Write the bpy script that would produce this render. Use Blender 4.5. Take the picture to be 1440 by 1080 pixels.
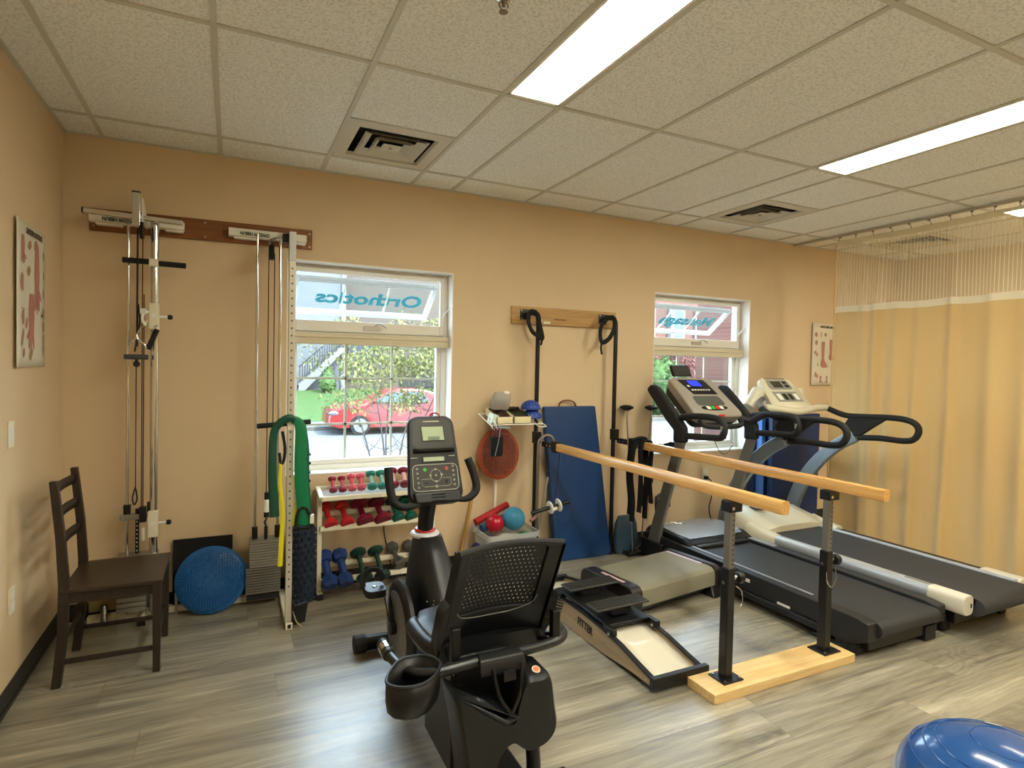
import bpy, bmesh, math, random
from mathutils import Vector, Matrix, Euler, Quaternion
PI = math.pi
SC = bpy.context.scene
for o in list(bpy.data.objects):
    bpy.data.objects.remove(o)

# ------------------------------------------------------------------ camera
H = 2.8026          # ceiling height
cam_d = bpy.data.cameras.new('camera')
cam = bpy.data.objects.new('camera', cam_d)
SC.collection.objects.link(cam)
RX = Vector((0.9065507, -0.4216023, 0.0204304))
RY = Vector((0.0086497, -0.0298364, -0.9995174))
RZ = Vector((0.4220083, 0.9062899, -0.0234015))
mw = Matrix.Identity(4)
for i in range(3):
    mw[i][0] = RX[i]; mw[i][1] = -RY[i]; mw[i][2] = -RZ[i]
mw[0][3], mw[1][3], mw[2][3] = 0.86994, -4.03038, 1.53360
cam.matrix_world = mw
cam_d.sensor_fit = 'HORIZONTAL'
cam_d.sensor_width = 36.0
cam_d.lens = 811.21 / 1440.0 * 36.0
cam_d.shift_x = (720 - 702.0) / 1440.0
cam_d.shift_y = (533.02 - 540) / 1440.0
cam_d.clip_start = 0.05
cam_d.clip_end = 300
SC.camera = cam

# ------------------------------------------------------------------ world, sun, exposure
W = bpy.data.worlds.new('overcast_sky')
SC.world = W
W.use_nodes = True
wn = W.node_tree.nodes; wl = W.node_tree.links
bg = wn['Background']
sky = wn.new('ShaderNodeTexSky')
sky.sky_type = 'HOSEK_WILKIE'
sky.turbidity = 6.0
sky.ground_albedo = 0.4
sky.sun_direction = Vector((0.35, -0.45, 0.8)).normalized()
mixc = wn.new('ShaderNodeMix'); mixc.data_type = 'RGBA'
mixc.inputs[0].default_value = 0.55
mixc.inputs[7].default_value = (0.72, 0.86, 1.0, 1)
wl.new(sky.outputs[0], mixc.inputs[6])
wl.new(mixc.outputs[2], bg.inputs[0])
bg.inputs[1].default_value = 19.0

sun_d = bpy.data.lights.new('sun', 'SUN')
sun_d.energy = 15.0
sun_d.angle = 0.06
sun_d.color = (1.0, 0.96, 0.9)
sun = bpy.data.objects.new('sun', sun_d)
SC.collection.objects.link(sun)
sun.rotation_euler = Vector((0.35, -0.45, 0.8)).to_track_quat('Z', 'Y').to_euler()

SC.view_settings.view_transform = 'Standard'
SC.view_settings.look = 'None'
SC.view_settings.exposure = 0.06
SC.view_settings.gamma = 1.0
LAMP = 30          # strength of the fluorescent lenses

# ------------------------------------------------------------------ materials
LS = 1.0            # albedo scale used for the ground and houses outside
def lin(h):
    if isinstance(h, str):
        c = [int(h[i:i+2], 16) / 255 for i in (0, 2, 4)]
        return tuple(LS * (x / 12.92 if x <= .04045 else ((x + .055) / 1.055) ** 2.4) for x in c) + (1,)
    return tuple(h) + (1,)
MATS = {}
def M(name, col='808080', rough=.5, metal=0, spec=.5, trans=0, alpha=1, emit=None, es=0, bump=0, bscale=60,
      var=0, vscale=8, coat=0, sheen=0, ior=1.45):
    if name in MATS: return MATS[name]
    m = bpy.data.materials.new(name); m.use_nodes = True
    n = m.node_tree.nodes; l = m.node_tree.links
    p = n['Principled BSDF']
    p.inputs['Base Color'].default_value = lin(col)
    p.inputs['Roughness'].default_value = rough
    p.inputs['Metallic'].default_value = metal
    p.inputs['Specular IOR Level'].default_value = spec
    p.inputs['Transmission Weight'].default_value = trans
    p.inputs['Alpha'].default_value = alpha
    p.inputs['Coat Weight'].default_value = coat
    p.inputs['Sheen Weight'].default_value = sheen
    p.inputs['IOR'].default_value = ior
    if emit:
        p.inputs['Emission Color'].default_value = lin(emit)
        p.inputs['Emission Strength'].default_value = es
    tc = n.new('ShaderNodeTexCoord')
    if var:
        nz = n.new('ShaderNodeTexNoise'); nz.inputs['Scale'].default_value = vscale
        nz.inputs['Detail'].default_value = 4
        l.new(tc.outputs['Object'], nz.inputs['Vector'])
        mr = n.new('ShaderNodeMapRange')
        mr.inputs[1].default_value = .3; mr.inputs[2].default_value = .7
        mr.inputs[3].default_value = 1 - var; mr.inputs[4].default_value = 1 + var
        l.new(nz.outputs[0], mr.inputs[0])
        mx = n.new('ShaderNodeVectorMath'); mx.operation = 'SCALE'
        mx.inputs[0].default_value = lin(col)[:3]
        l.new(mr.outputs[0], mx.inputs['Scale'])
        l.new(mx.outputs[0], p.inputs['Base Color'])
    if bump:
        nb = n.new('ShaderNodeTexNoise'); nb.inputs['Scale'].default_value = bscale
        nb.inputs['Detail'].default_value = 3
        l.new(tc.outputs['Object'], nb.inputs['Vector'])
        b = n.new('ShaderNodeBump'); b.inputs['Strength'].default_value = bump
        b.inputs['Distance'].default_value = .004
        l.new(nb.outputs[0], b.inputs['Height'])
        l.new(b.outputs[0], p.inputs['Normal'])
    MATS[name] = m
    return m
def nt(m): return m.node_tree.nodes, m.node_tree.links, m.node_tree.nodes['Principled BSDF']

# wood with grain running along an axis
def wood(name, c1, c2, rough=.4, axis=1, scale=3.0, stretch=14, coat=0):
    if name in MATS: return MATS[name]
    m = M(name, c1, rough, coat=coat)
    n, l, p = nt(m)
    tc = n.new('ShaderNodeTexCoord'); mp = n.new('ShaderNodeMapping')
    s = [stretch] * 3; s[axis] = 1.0
    mp.inputs['Scale'].default_value = [x * scale for x in s]
    l.new(tc.outputs['Object'], mp.inputs['Vector'])
    nz = n.new('ShaderNodeTexNoise'); nz.inputs['Scale'].default_value = 1.0
    nz.inputs['Detail'].default_value = 5; nz.inputs['Distortion'].default_value = .8
    l.new(mp.outputs[0], nz.inputs['Vector'])
    cr = n.new('ShaderNodeValToRGB')
    cr.color_ramp.elements[0].position = .35; cr.color_ramp.elements[0].color = lin(c2)
    cr.color_ramp.elements[1].position = .65; cr.color_ramp.elements[1].color = lin(c1)
    l.new(nz.outputs[0], cr.inputs[0]); l.new(cr.outputs[0], p.inputs['Base Color'])
    return m

# ------------------------------------------------------------------ mesh builder
class G:
    def __init__(s, *mats):
        s.v = []; s.f = []; s.mi = []; s.cur = 0; s.mats = list(mats)
    def use(s, m):
        if m not in s.mats: s.mats.append(m)
        s.cur = s.mats.index(m); return s
    def add(s, vs, fs):
        b = len(s.v); s.v += [Vector(v) for v in vs]
        for f in fs:
            s.f.append([b + i for i in f]); s.mi.append(s.cur)
        return s
    def box(s, a, b):
        x0, y0, z0 = a; x1, y1, z1 = b
        return s.add([(x0,y0,z0),(x1,y0,z0),(x1,y1,z0),(x0,y1,z0),(x0,y0,z1),(x1,y0,z1),(x1,y1,z1),(x0,y1,z1)],
              [(0,3,2,1),(4,5,6,7),(0,1,5,4),(1,2,6,5),(2,3,7,6),(3,0,4,7)])
    def boxc(s, c, d, rot=(0,0,0)):
        R = Euler(rot).to_matrix(); c = Vector(c)
        vs = [c + R @ Vector((x*d[0]/2, y*d[1]/2, z*d[2]/2)) for z in (-1,1) for x, y in ((-1,-1),(1,-1),(1,1),(-1,1))]
        return s.add(vs, [(0,3,2,1),(4,5,6,7),(0,1,5,4),(1,2,6,5),(2,3,7,6),(3,0,4,7)])
    def hexa(s, bot, top):
        return s.add(list(bot) + list(top), [(0,3,2,1),(4,5,6,7),(0,1,5,4),(1,2,6,5),(2,3,7,6),(3,0,4,7)])
    def bar(s, p0, p1, w, h, up=(0,0,1)):
        p0 = Vector(p0); p1 = Vector(p1); d = (p1-p0).normalized(); up = Vector(up)
        sd = d.cross(up)
        if sd.length < 1e-4: sd = d.cross(Vector((0,1,0)))
        sd.normalize(); u = sd.cross(d)
        q = [sd*w/2*a + u*h/2*b for a, b in ((-1,-1),(1,-1),(1,1),(-1,1))]
        return s.add([p0+x for x in q] + [p1+x for x in q], [(0,3,2,1),(4,5,6,7),(0,1,5,4),(1,2,6,5),(2,3,7,6),(3,0,4,7)])
    def frame(s, d):
        d = Vector(d).normalized()
        a = Vector((0,0,1)) if abs(d.z) < .9 else Vector((1,0,0))
        u = d.cross(a).normalized(); return u, d.cross(u)
    def cyl(s, p0, p1, r, r1=None, n=14, cap=True):
        p0 = Vector(p0); p1 = Vector(p1); r1 = r if r1 is None else r1
        u, w = s.frame(p1-p0)
        vs = []
        for p, rr in ((p0, r), (p1, r1)):
            for i in range(n):
                a = 2*PI*i/n; vs.append(p + (u*math.cos(a) + w*math.sin(a))*rr)
        fs = [(i, (i+1)%n, n+(i+1)%n, n+i) for i in range(n)]
        if cap: fs += [tuple(range(n))[::-1], tuple(range(n, 2*n))]
        return s.add(vs, fs)
    def tube(s, pts, r, n=10, cap=True, closed=False, sub=6, flat=None, smooth=True, up=None):
        P = [Vector(p) for p in pts]
        rr = list(r) if isinstance(r, (list, tuple)) else [r]*len(P)
        if smooth and len(P) > 2:
            Q = []; R = []; m = len(P)
            rng = range(m) if closed else range(m-1)
            for i in rng:
                p0 = P[(i-1)%m] if (closed or i > 0) else P[0]*2-P[1]
                p1 = P[i]; p2 = P[(i+1)%m]
                p3 = P[(i+2)%m] if (closed or i+2 < m) else P[m-1]*2-P[m-2]
                for k in range(sub):
                    t = k/sub
                    Q.append(.5*((2*p1)+(p2-p0)*t+(2*p0-5*p1+4*p2-p3)*t*t+(3*p1-p0-3*p2+p3)*t**3))
                    R.append(rr[i]*(1-t)+rr[(i+1)%m]*t)
            if not closed: Q.append(P[-1]); R.append(rr[-1])
            P = Q; rr = R
        m = len(P); vs = []
        u = None
        for i in range(m):
            if closed: d = P[(i+1)%m]-P[i-1]
            else: d = P[min(i+1,m-1)]-P[max(i-1,0)]
            if d.length < 1e-7: d = Vector((0,0,1))
            d.normalize()
            if up is not None:
                w = Vector(up); u = d.cross(w); u = u.normalized() if u.length > 1e-4 else Vector((1,0,0)); w = u.cross(d)
            else:
                if u is None: u, w = s.frame(d)
                else:
                    u = (u - d*u.dot(d)).normalized(); w = d.cross(u)
            fu, fw = flat if flat else (1, 1)
            for k in range(n):
                a = 2*PI*k/n
                vs.append(P[i] + (u*math.cos(a)*fu + w*math.sin(a)*fw)*rr[i])
        fs = []
        for i in range(m if closed else m-1):
            j = (i+1) % m
            for k in range(n):
                fs.append((i*n+k, i*n+(k+1)%n, j*n+(k+1)%n, j*n+k))
        if cap and not closed:
            fs += [tuple(range(n))[::-1], tuple(range((m-1)*n, m*n))]
        return s.add(vs, fs)
    def lathe(s, prof, c=(0,0,0), axis=(0,0,1), n=28, squash=(1,1)):
        c = Vector(c); d = Vector(axis).normalized(); u, w = s.frame(d)
        vs = []
        for r, z in prof:
            for i in range(n):
                a = 2*PI*i/n; vs.append(c + d*z + (u*math.cos(a)*squash[0] + w*math.sin(a)*squash[1])*max(r, 1e-4))
        m = len(prof); fs = []
        for j in range(m-1):
            for i in range(n):
                fs.append((j*n+i, j*n+(i+1)%n, (j+1)*n+(i+1)%n, (j+1)*n+i))
        fs += [tuple(range(n))[::-1], tuple(range((m-1)*n, m*n))]
        return s.add(vs, fs)
    def ell(s, c, r, n=20, m=12):
        if not isinstance(r, (tuple, list)): r = (r, r, r)
        c = Vector(c); vs = []; fs = []
        for j in range(1, m):
            t = PI*j/m
            for i in range(n):
                a = 2*PI*i/n
                vs.append(c + Vector((r[0]*math.sin(t)*math.cos(a), r[1]*math.sin(t)*math.sin(a), r[2]*math.cos(t))))
        for j in range(m-2):
            for i in range(n):
                fs.append((j*n+i, (j+1)*n+i, (j+1)*n+(i+1)%n, j*n+(i+1)%n))
        b = len(vs); vs += [c + Vector((0,0,r[2])), c - Vector((0,0,r[2]))]
        for i in range(n):
            fs.append((b, i, (i+1)%n)); fs.append((b+1, (m-2)*n+(i+1)%n, (m-2)*n+i))
        return s.add(vs, fs)
    def prism(s, poly, axis, lo, hi):
        # poly: 2-D points in the two other axes (x: (y,z), y: (x,z), z: (x,y))
        def mk(a, b, t):
            return {'x': (t, a, b), 'y': (a, t, b), 'z': (a, b, t)}[axis]
        n = len(poly)
        vs = [mk(a, b, lo) for a, b in poly] + [mk(a, b, hi) for a, b in poly]
        fs = [(i, (i+1)%n, n+(i+1)%n, n+i) for i in range(n)] + [tuple(range(n))[::-1], tuple(range(n, 2*n))]
        return s.add(vs, fs)
    def loft(s, rings, cap=True):
        n = len(rings[0]); vs = [p for r in rings for p in r]; fs = []
        for j in range(len(rings)-1):
            for i in range(n):
                fs.append((j*n+i, j*n+(i+1)%n, (j+1)*n+(i+1)%n, (j+1)*n+i))
        if cap: fs += [tuple(range(n))[::-1], tuple(range((len(rings)-1)*n, len(rings)*n))]
        return s.add(vs, fs)
    def grid(s, fn, nu, nv):
        vs = [fn(i/nu, j/nv) for j in range(nv+1) for i in range(nu+1)]
        fs = [(j*(nu+1)+i, j*(nu+1)+i+1, (j+1)*(nu+1)+i+1, (j+1)*(nu+1)+i) for j in range(nv) for i in range(nu)]
        return s.add(vs, fs)
    def xf(s, mat):
        s.v = [mat @ v for v in s.v]; return s

def base_of(o):
    v = Vector((0,0,0))
    while o is not None:
        v += o.location; o = o.parent
    return v
COLL = SC.collection
def build(name, g, mat=None, parent=None, bevel=0, ang=40, smooth=True, local=False, bseg=2, solid=0, sub=0, recalc=True):
    if mat is not None: g.mats = [mat] if not g.mats else g.mats
    vs = [v.copy() for v in g.v]
    o_loc = Vector((0,0,0))
    if parent is not None:
        if not local:
            b = base_of(parent); vs = [v-b for v in vs]
    elif not local:
        lo = [min(v[i] for v in vs) for i in range(3)]; hi = [max(v[i] for v in vs) for i in range(3)]
        o_loc = Vector(((lo[0]+hi[0])/2, (lo[1]+hi[1])/2, lo[2])); vs = [v-o_loc for v in vs]
    me = bpy.data.meshes.new(name)
    me.from_pydata([tuple(v) for v in vs], [], g.f)
    for m in g.mats: me.materials.append(m)
    me.polygons.foreach_set('material_index', g.mi)
    if recalc:
        bm = bmesh.new(); bm.from_mesh(me)
        bmesh.ops.recalc_face_normals(bm, faces=bm.faces); bm.to_mesh(me); bm.free()
    if smooth:
        me.polygons.foreach_set('use_smooth', [True]*len(me.polygons))
        me.set_sharp_from_angle(angle=math.radians(ang))
    me.update()
    o = bpy.data.objects.new(name, me); COLL.objects.link(o)
    o.location = o_loc
    if parent is not None: o.parent = parent
    if solid:
        md = o.modifiers.new('solid', 'SOLIDIFY'); md.thickness = solid; md.offset = 0
    if sub:
        md = o.modifiers.new('sub', 'SUBSURF'); md.levels = sub; md.render_levels = sub
    if bevel:
        md = o.modifiers.new('bevel', 'BEVEL'); md.width = bevel; md.segments = bseg
        md.limit_method = 'ANGLE'; md.angle_limit = math.radians(35)
        md.harden_normals = True
    return o
def tag(o, label, cat, group=None):
    o['label'] = label; o['category'] = cat
    if group: o['group'] = group
    return o
def thing(name, label, cat, loc, group=None):
    o = bpy.data.objects.new(name, None); COLL.objects.link(o)
    o.location = loc; o.empty_display_size = .1
    return tag(o, label, cat, group)
def single(name, g, mat, label, cat, group=None, **k):
    return tag(build(name, g, mat, **k), label, cat, group)
def struct(name, g, mat, **k):
    o = build(name, g, mat, local=True, **k); o['kind'] = 'structure'; return o
def sempty(name, loc):
    o = bpy.data.objects.new(name, None); COLL.objects.link(o); o.location = loc; o['kind'] = 'structure'; return o
def dup(root, name=None):
    r = root.copy(); COLL.objects.link(r)
    for ch in list(root.children):
        c = ch.copy(); COLL.objects.link(c); c.parent = r
        for d in list(ch.children):
            e = d.copy(); COLL.objects.link(e); e.parent = c
    return r
def text_mesh(name, body, size, mat, parent, origin, xdir, ydir, depth=.0015, sx=1.0, align='LEFT', shear=0, bold=0):
    cu = bpy.data.curves.new(name, 'FONT'); cu.body = body; cu.size = size; cu.extrude = depth
    cu.align_x = align; cu.align_y = 'CENTER'; cu.shear = shear; cu.offset = bold; cu.resolution_u = 3
    t = bpy.data.objects.new(name, cu); COLL.objects.link(t)
    bpy.context.view_layer.update()
    dg = bpy.context.evaluated_depsgraph_get()
    me = bpy.data.meshes.new_from_object(t.evaluated_get(dg))
    COLL.objects.unlink(t); bpy.data.objects.remove(t)
    X = Vector(xdir).normalized()*sx; Y = Vector(ydir).normalized(); Z = X.normalized().cross(Y)
    O = Vector(origin) - (base_of(parent) if parent else Vector((0,0,0)))
    for v in me.vertices:
        c = v.co; v.co = O + X*c.x + Y*c.y + Z*c.z
    me.name = name; me.materials.clear(); me.materials.append(mat)
    o = bpy.data.objects.new(name, me); COLL.objects.link(o)
    if parent: o.parent = parent
    return o
def rrect(w, h, r, n=5, cx=0, cy=0):
    out = []
    for sx, sy, a0 in ((1,1,0),(-1,1,90),(-1,-1,180),(1,-1,270)):
        for k in range(n+1):
            a = math.radians(a0 + 90*k/n)
            out.append((cx + sx*(w/2-r) + r*math.cos(a), cy + sy*(h/2-r) + r*math.sin(a)))
    return out

# common materials
black = M('black_plastic', '0d0e10', .42)
blackm = M('black_metal', '0b0c0d', .35, spec=.6)
blacks = M('black_satin_foam', '121314', .7)
rubber = M('black_rubber', '17181a', .6)
chrome = M('chrome', 'd8d8d4', .14, metal=1)
steel = M('brushed_steel', 'a9aaa6', .35, metal=.9)
ivory = M('ivory_paint', 'e6dfc8', .45)
whitep = M('white_paint', 'ebe7da', .4)
whitepl = M('white_plastic', 'ecebe4', .35)
greyp = M('grey_paint', '8b9197', .38, metal=.3)
# ------------------------------------------------------------------ room shell
wall_m = M('tan_wall_paint', 'd8c09c', .75, bump=.15, bscale=140, var=.02, vscale=3)
jamb_m = M('window_reveal_paint', 'ece5da', .6)
vinyl_m = M('white_vinyl_frame', 'e9e6dc', .35)
base_m = M('dark_vinyl_baseboard', '2b2a25', .5)
tile_m = M('ceiling_tile', 'd9d2c0', .9)
n, l, p = nt(tile_m)
tc = n.new('ShaderNodeTexCoord'); nz = n.new('ShaderNodeTexNoise'); nz.inputs['Scale'].default_value = 90
nz.inputs['Detail'].default_value = 6
l.new(tc.outputs['Object'], nz.inputs['Vector'])
cr = n.new('ShaderNodeValToRGB'); cr.color_ramp.elements[0].position = .35; cr.color_ramp.elements[0].color = lin('d6d8d2')
cr.color_ramp.elements[1].position = .55; cr.color_ramp.elements[1].color = lin('f2f3ee')
l.new(nz.outputs[0], cr.inputs[0]); l.new(cr.outputs[0], p.inputs['Base Color'])
b = n.new('ShaderNodeBump'); b.inputs['Strength'].default_value = .4; b.inputs['Distance'].default_value = .003
l.new(nz.outputs[0], b.inputs['Height']); l.new(b.outputs[0], p.inputs['Normal'])
grid_m = M('ceiling_grid_paint', 'c9c7ba', .5)

XR, YB = 7.7, -7.2      # right and rear limits of the room
# floor: vinyl planks, long side along x
floor_m = M('grey_oak_vinyl_planks', '7d776a', .32, spec=1.0, ior=1.75)
n, l, p = nt(floor_m)
tc = n.new('ShaderNodeTexCoord')
PW, PL = .228, 1.22
sep = n.new('ShaderNodeSeparateXYZ'); l.new(tc.outputs['Object'], sep.inputs[0])
def mth(op, a, b=None, c=None):
    k = n.new('ShaderNodeMath'); k.operation = op
    for i, x in enumerate((a, b, c)):
        if x is None: continue
        if isinstance(x, (int, float)): k.inputs[i].default_value = x
        else: l.new(x, k.inputs[i])
    return k.outputs[0]
yo = mth('ADD', sep.outputs['Y'], .134)
row = mth('FLOOR', mth('DIVIDE', yo, PW))
rofs = mth('FRACT', mth('MULTIPLY', mth('SINE', mth('MULTIPLY', row, 12.9898)), 437.585))
xs = mth('ADD', mth('DIVIDE', sep.outputs['X'], PL), rofs)
colid = mth('FLOOR', xs)
wn_ = n.new('ShaderNodeTexWhiteNoise'); wn_.noise_dimensions = '2D'
cmb = n.new('ShaderNodeCombineXYZ'); l.new(row, cmb.inputs[0]); l.new(colid, cmb.inputs[1])
l.new(cmb.outputs[0], wn_.inputs['Vector'])
rnd = wn_.outputs['Value']
def vec3(x, y):
    c = n.new('ShaderNodeCombineXYZ'); l.new(x, c.inputs[0]); l.new(y, c.inputs[1]); return c.outputs[0]
sx = mth('ADD', sep.outputs['X'], mth('MULTIPLY', rnd, 37.0)); sy = mth('ADD', yo, mth('MULTIPLY', rnd, 23.0))
def nois(fx_, fy_, det, dist, rough=.55):
    t_ = n.new('ShaderNodeTexNoise'); t_.inputs['Scale'].default_value = 1.0; t_.inputs['Detail'].default_value = det
    t_.inputs['Roughness'].default_value = rough; t_.inputs['Distortion'].default_value = dist
    l.new(vec3(mth('MULTIPLY', sx, fx_), mth('MULTIPLY', sy, fy_)), t_.inputs['Vector']); return t_.outputs[0]
g1_ = nois(.9, 9.0, 4, .6)          # broad tone bands
g2_ = nois(2.2, 42.0, 5, .8, .65)   # fine fibres
warp = nois(1.6, 5.0, 2, .3)
ringv = mth('SINE', mth('ADD', mth('MULTIPLY', warp, 95.0), mth('MULTIPLY', sx, 6.0)))
rmask = mth('SMOOTH_MIN', mth('MAXIMUM', mth('MULTIPLY', mth('SUBTRACT', nois(.7, 3.0, 1, .2), .52), 7.0), 0.0), 1.0, .1)
gsum = mth('ADD', mth('ADD', mth('MULTIPLY', g1_, .55), mth('MULTIPLY', g2_, .45)), mth('MULTIPLY', mth('MULTIPLY', ringv, rmask), .035))
cr = n.new('ShaderNodeValToRGB')
e = cr.color_ramp.elements
e[0].position = .37; e[0].color = lin('625d51')
e[1].position = .64; e[1].color = lin('b4ad99')
k = e.new(.47); k.color = lin('837d6d')
k = e.new(.56); k.color = lin('999380')
l.new(gsum, cr.inputs[0])
hv = n.new('ShaderNodeVectorMath'); hv.operation = 'SCALE'
l.new(cr.outputs[0], hv.inputs[0]); l.new(mth('ADD', mth('MULTIPLY', rnd, .26), .86), hv.inputs['Scale'])
fy = mth('FRACT', mth('DIVIDE', yo, PW)); fx = mth('FRACT', xs)
seam = mth('MULTIPLY', mth('GREATER_THAN', fy, .014), mth('GREATER_THAN', fx, .0022))
sm = mth('ADD', mth('MULTIPLY', seam, .45), .55)
hv2 = n.new('ShaderNodeVectorMath'); hv2.operation = 'SCALE'
l.new(hv.outputs[0], hv2.inputs[0]); l.new(sm, hv2.inputs['Scale'])
l.new(hv2.outputs[0], p.inputs['Base Color'])
l.new(mth('ADD', mth('MULTIPLY', g2_, .16), .26), p.inputs['Roughness'])
b = n.new('ShaderNodeBump'); b.inputs['Strength'].default_value = .25; b.inputs['Distance'].default_value = .002
l.new(mth('ADD', g2_, seam), b.inputs['Height']); l.new(b.outputs[0], p.inputs['Normal'])
g = G(); g.box((-.2, YB-.2, -.2), (XR+.2, .25, 0))
struct('floor', g, floor_m, smooth=False)

# walls
WIN = [(1.20, 2.36), (4.235, 5.40)]; WZ0, WZ1 = .77, 2.21
g = G()
def slab(x0, x1, z0, z1): g.box((x0, 0, z0), (x1, .22, z1))
xs_ = [-.2, WIN[0][0], WIN[0][1], WIN[1][0], WIN[1][1], XR+.2]
slab(xs_[0], xs_[1], -.2, 3.1); slab(xs_[2], xs_[3], -.2, 3.1); slab(xs_[4], xs_[5], -.2, 3.1)
for a, b_ in WIN: slab(a, b_, -.2, WZ0); slab(a, b_, WZ1, 3.1)
struct('wall_back', g, wall_m, smooth=False)
g = G(); g.box((-.2, YB-.2, -.2), (0, 0, 3.1)); struct('wall_left', g, wall_m, smooth=False)
g = G(); g.box((XR, YB-.2, -.2), (XR+.2, 0, 3.1)); struct('wall_right', g, wall_m, smooth=False)
g = G(); g.box((0, YB-.2, -.2), (XR, YB, 3.1)); struct('wall_rear', g, wall_m, smooth=False)
g = G(); g.box((0, -.006, 0), (XR, 0, .10)); g.box((0, -.012, 0), (XR, -.006, .02)); struct('baseboard_back', g, base_m, smooth=False)
g = G(); g.box((0, YB, 0), (.006, -.006, .10)); g.box((.006, YB, 0), (.012, -.012, .02)); struct('baseboard_left', g, base_m, smooth=False)

# ceiling tiles with openings for lights and vents
FT = .3048
colsft = [-.62, 0, 2, 4, 6, 7, 9, 11, 13, 14, 16, 18, 20, 21, 23, 24.6]
cx = [.19 + f*FT for f in colsft]; cx[0] = 0; cx[-1] = XR
cy = [0, -.33]
while cy[-1] > YB: cy.append(cy[-1]-1.2192)
cy[-1] = YB
LIGHTCOLS = (4, 8, 12)
LIGHTROWS = (2, 3, 4)  # rear rows are unseen lights, added to brighten the room more evenly
VENTS = [(3, 1), (9, 1), (13, 1)]
g = G()
for i in range(len(cx)-1):
    for j in range(len(cy)-1):
        if i in LIGHTCOLS and j in LIGHTROWS: continue
        x0, x1, y0, y1 = cx[i], cx[i+1], cy[j+1], cy[j]
        if (i, j) in VENTS: y1 = cy[j]-.6096
        g.add([(x0,y0,H+.006),(x0,y1,H+.006),(x1,y1,H+.006),(x1,y0,H+.006)], [(0,1,2,3)])
g.box((-.2, YB-.2, 3.1), (XR+.2, .25, 3.2))  # unseen slab added over the tiles to keep sky light out
struct('ceiling', g, tile_m, smooth=False, recalc=False)
g = G()
for x in cx[1:-1]: g.box((x-.012, YB, H), (x+.012, 0, H+.012))
for y in cy[1:-1]: g.box((0, y-.012, H-.0005), (XR, y+.012, H+.012))
for i, j in VENTS: g.box((cx[i], cy[j]-.6096-.012, H-.0005), (cx[i+1], cy[j]-.6096+.012, H+.012))
g.box((0, -.02, H-.001), (XR, 0, H+.02)); g.box((0, YB, H-.001), (.02, 0, H+.02))
struct('trim_1', g, grid_m, smooth=False)

# windows
glass_m = bpy.data.materials.new('window_glass'); glass_m.use_nodes = True
n = glass_m.node_tree.nodes; l = glass_m.node_tree.links
for q in list(n):
    if q.type == 'BSDF_PRINCIPLED': n.remove(q)
tr = n.new('ShaderNodeBsdfTransparent'); tr.inputs[0].default_value = (.93, .97, .97, 1)
gl = n.new('ShaderNodeBsdfGlossy'); gl.inputs['Roughness'].default_value = .02
mx = n.new('ShaderNodeMixShader'); mx.inputs[0].default_value = .06
l.new(tr.outputs[0], mx.inputs[1]); l.new(gl.outputs[0], mx.inputs[2]); l.new(mx.outputs[0], n['Material Output'].inputs[0])
teal = M('teal_window_lettering', '1f8fa0', .6)
shade_m = M('cream_roller_shade', 'd9cfb4', .8)
metalw = M('window_hardware', 'b9b6ac', .4, metal=.4)
def ring(g, x0, x1, z0, z1, y0, y1, t, tb=None):
    tb = tb or t
    g.box((x0, y0, z0), (x0+t, y1, z1)); g.box((x1-t, y0, z0), (x1, y1, z1))
    g.box((x0+t, y0, z0), (x1-t, y1, z0+tb)); g.box((x0+t, y0, z1-t), (x1-t, y1, z1))
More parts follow.
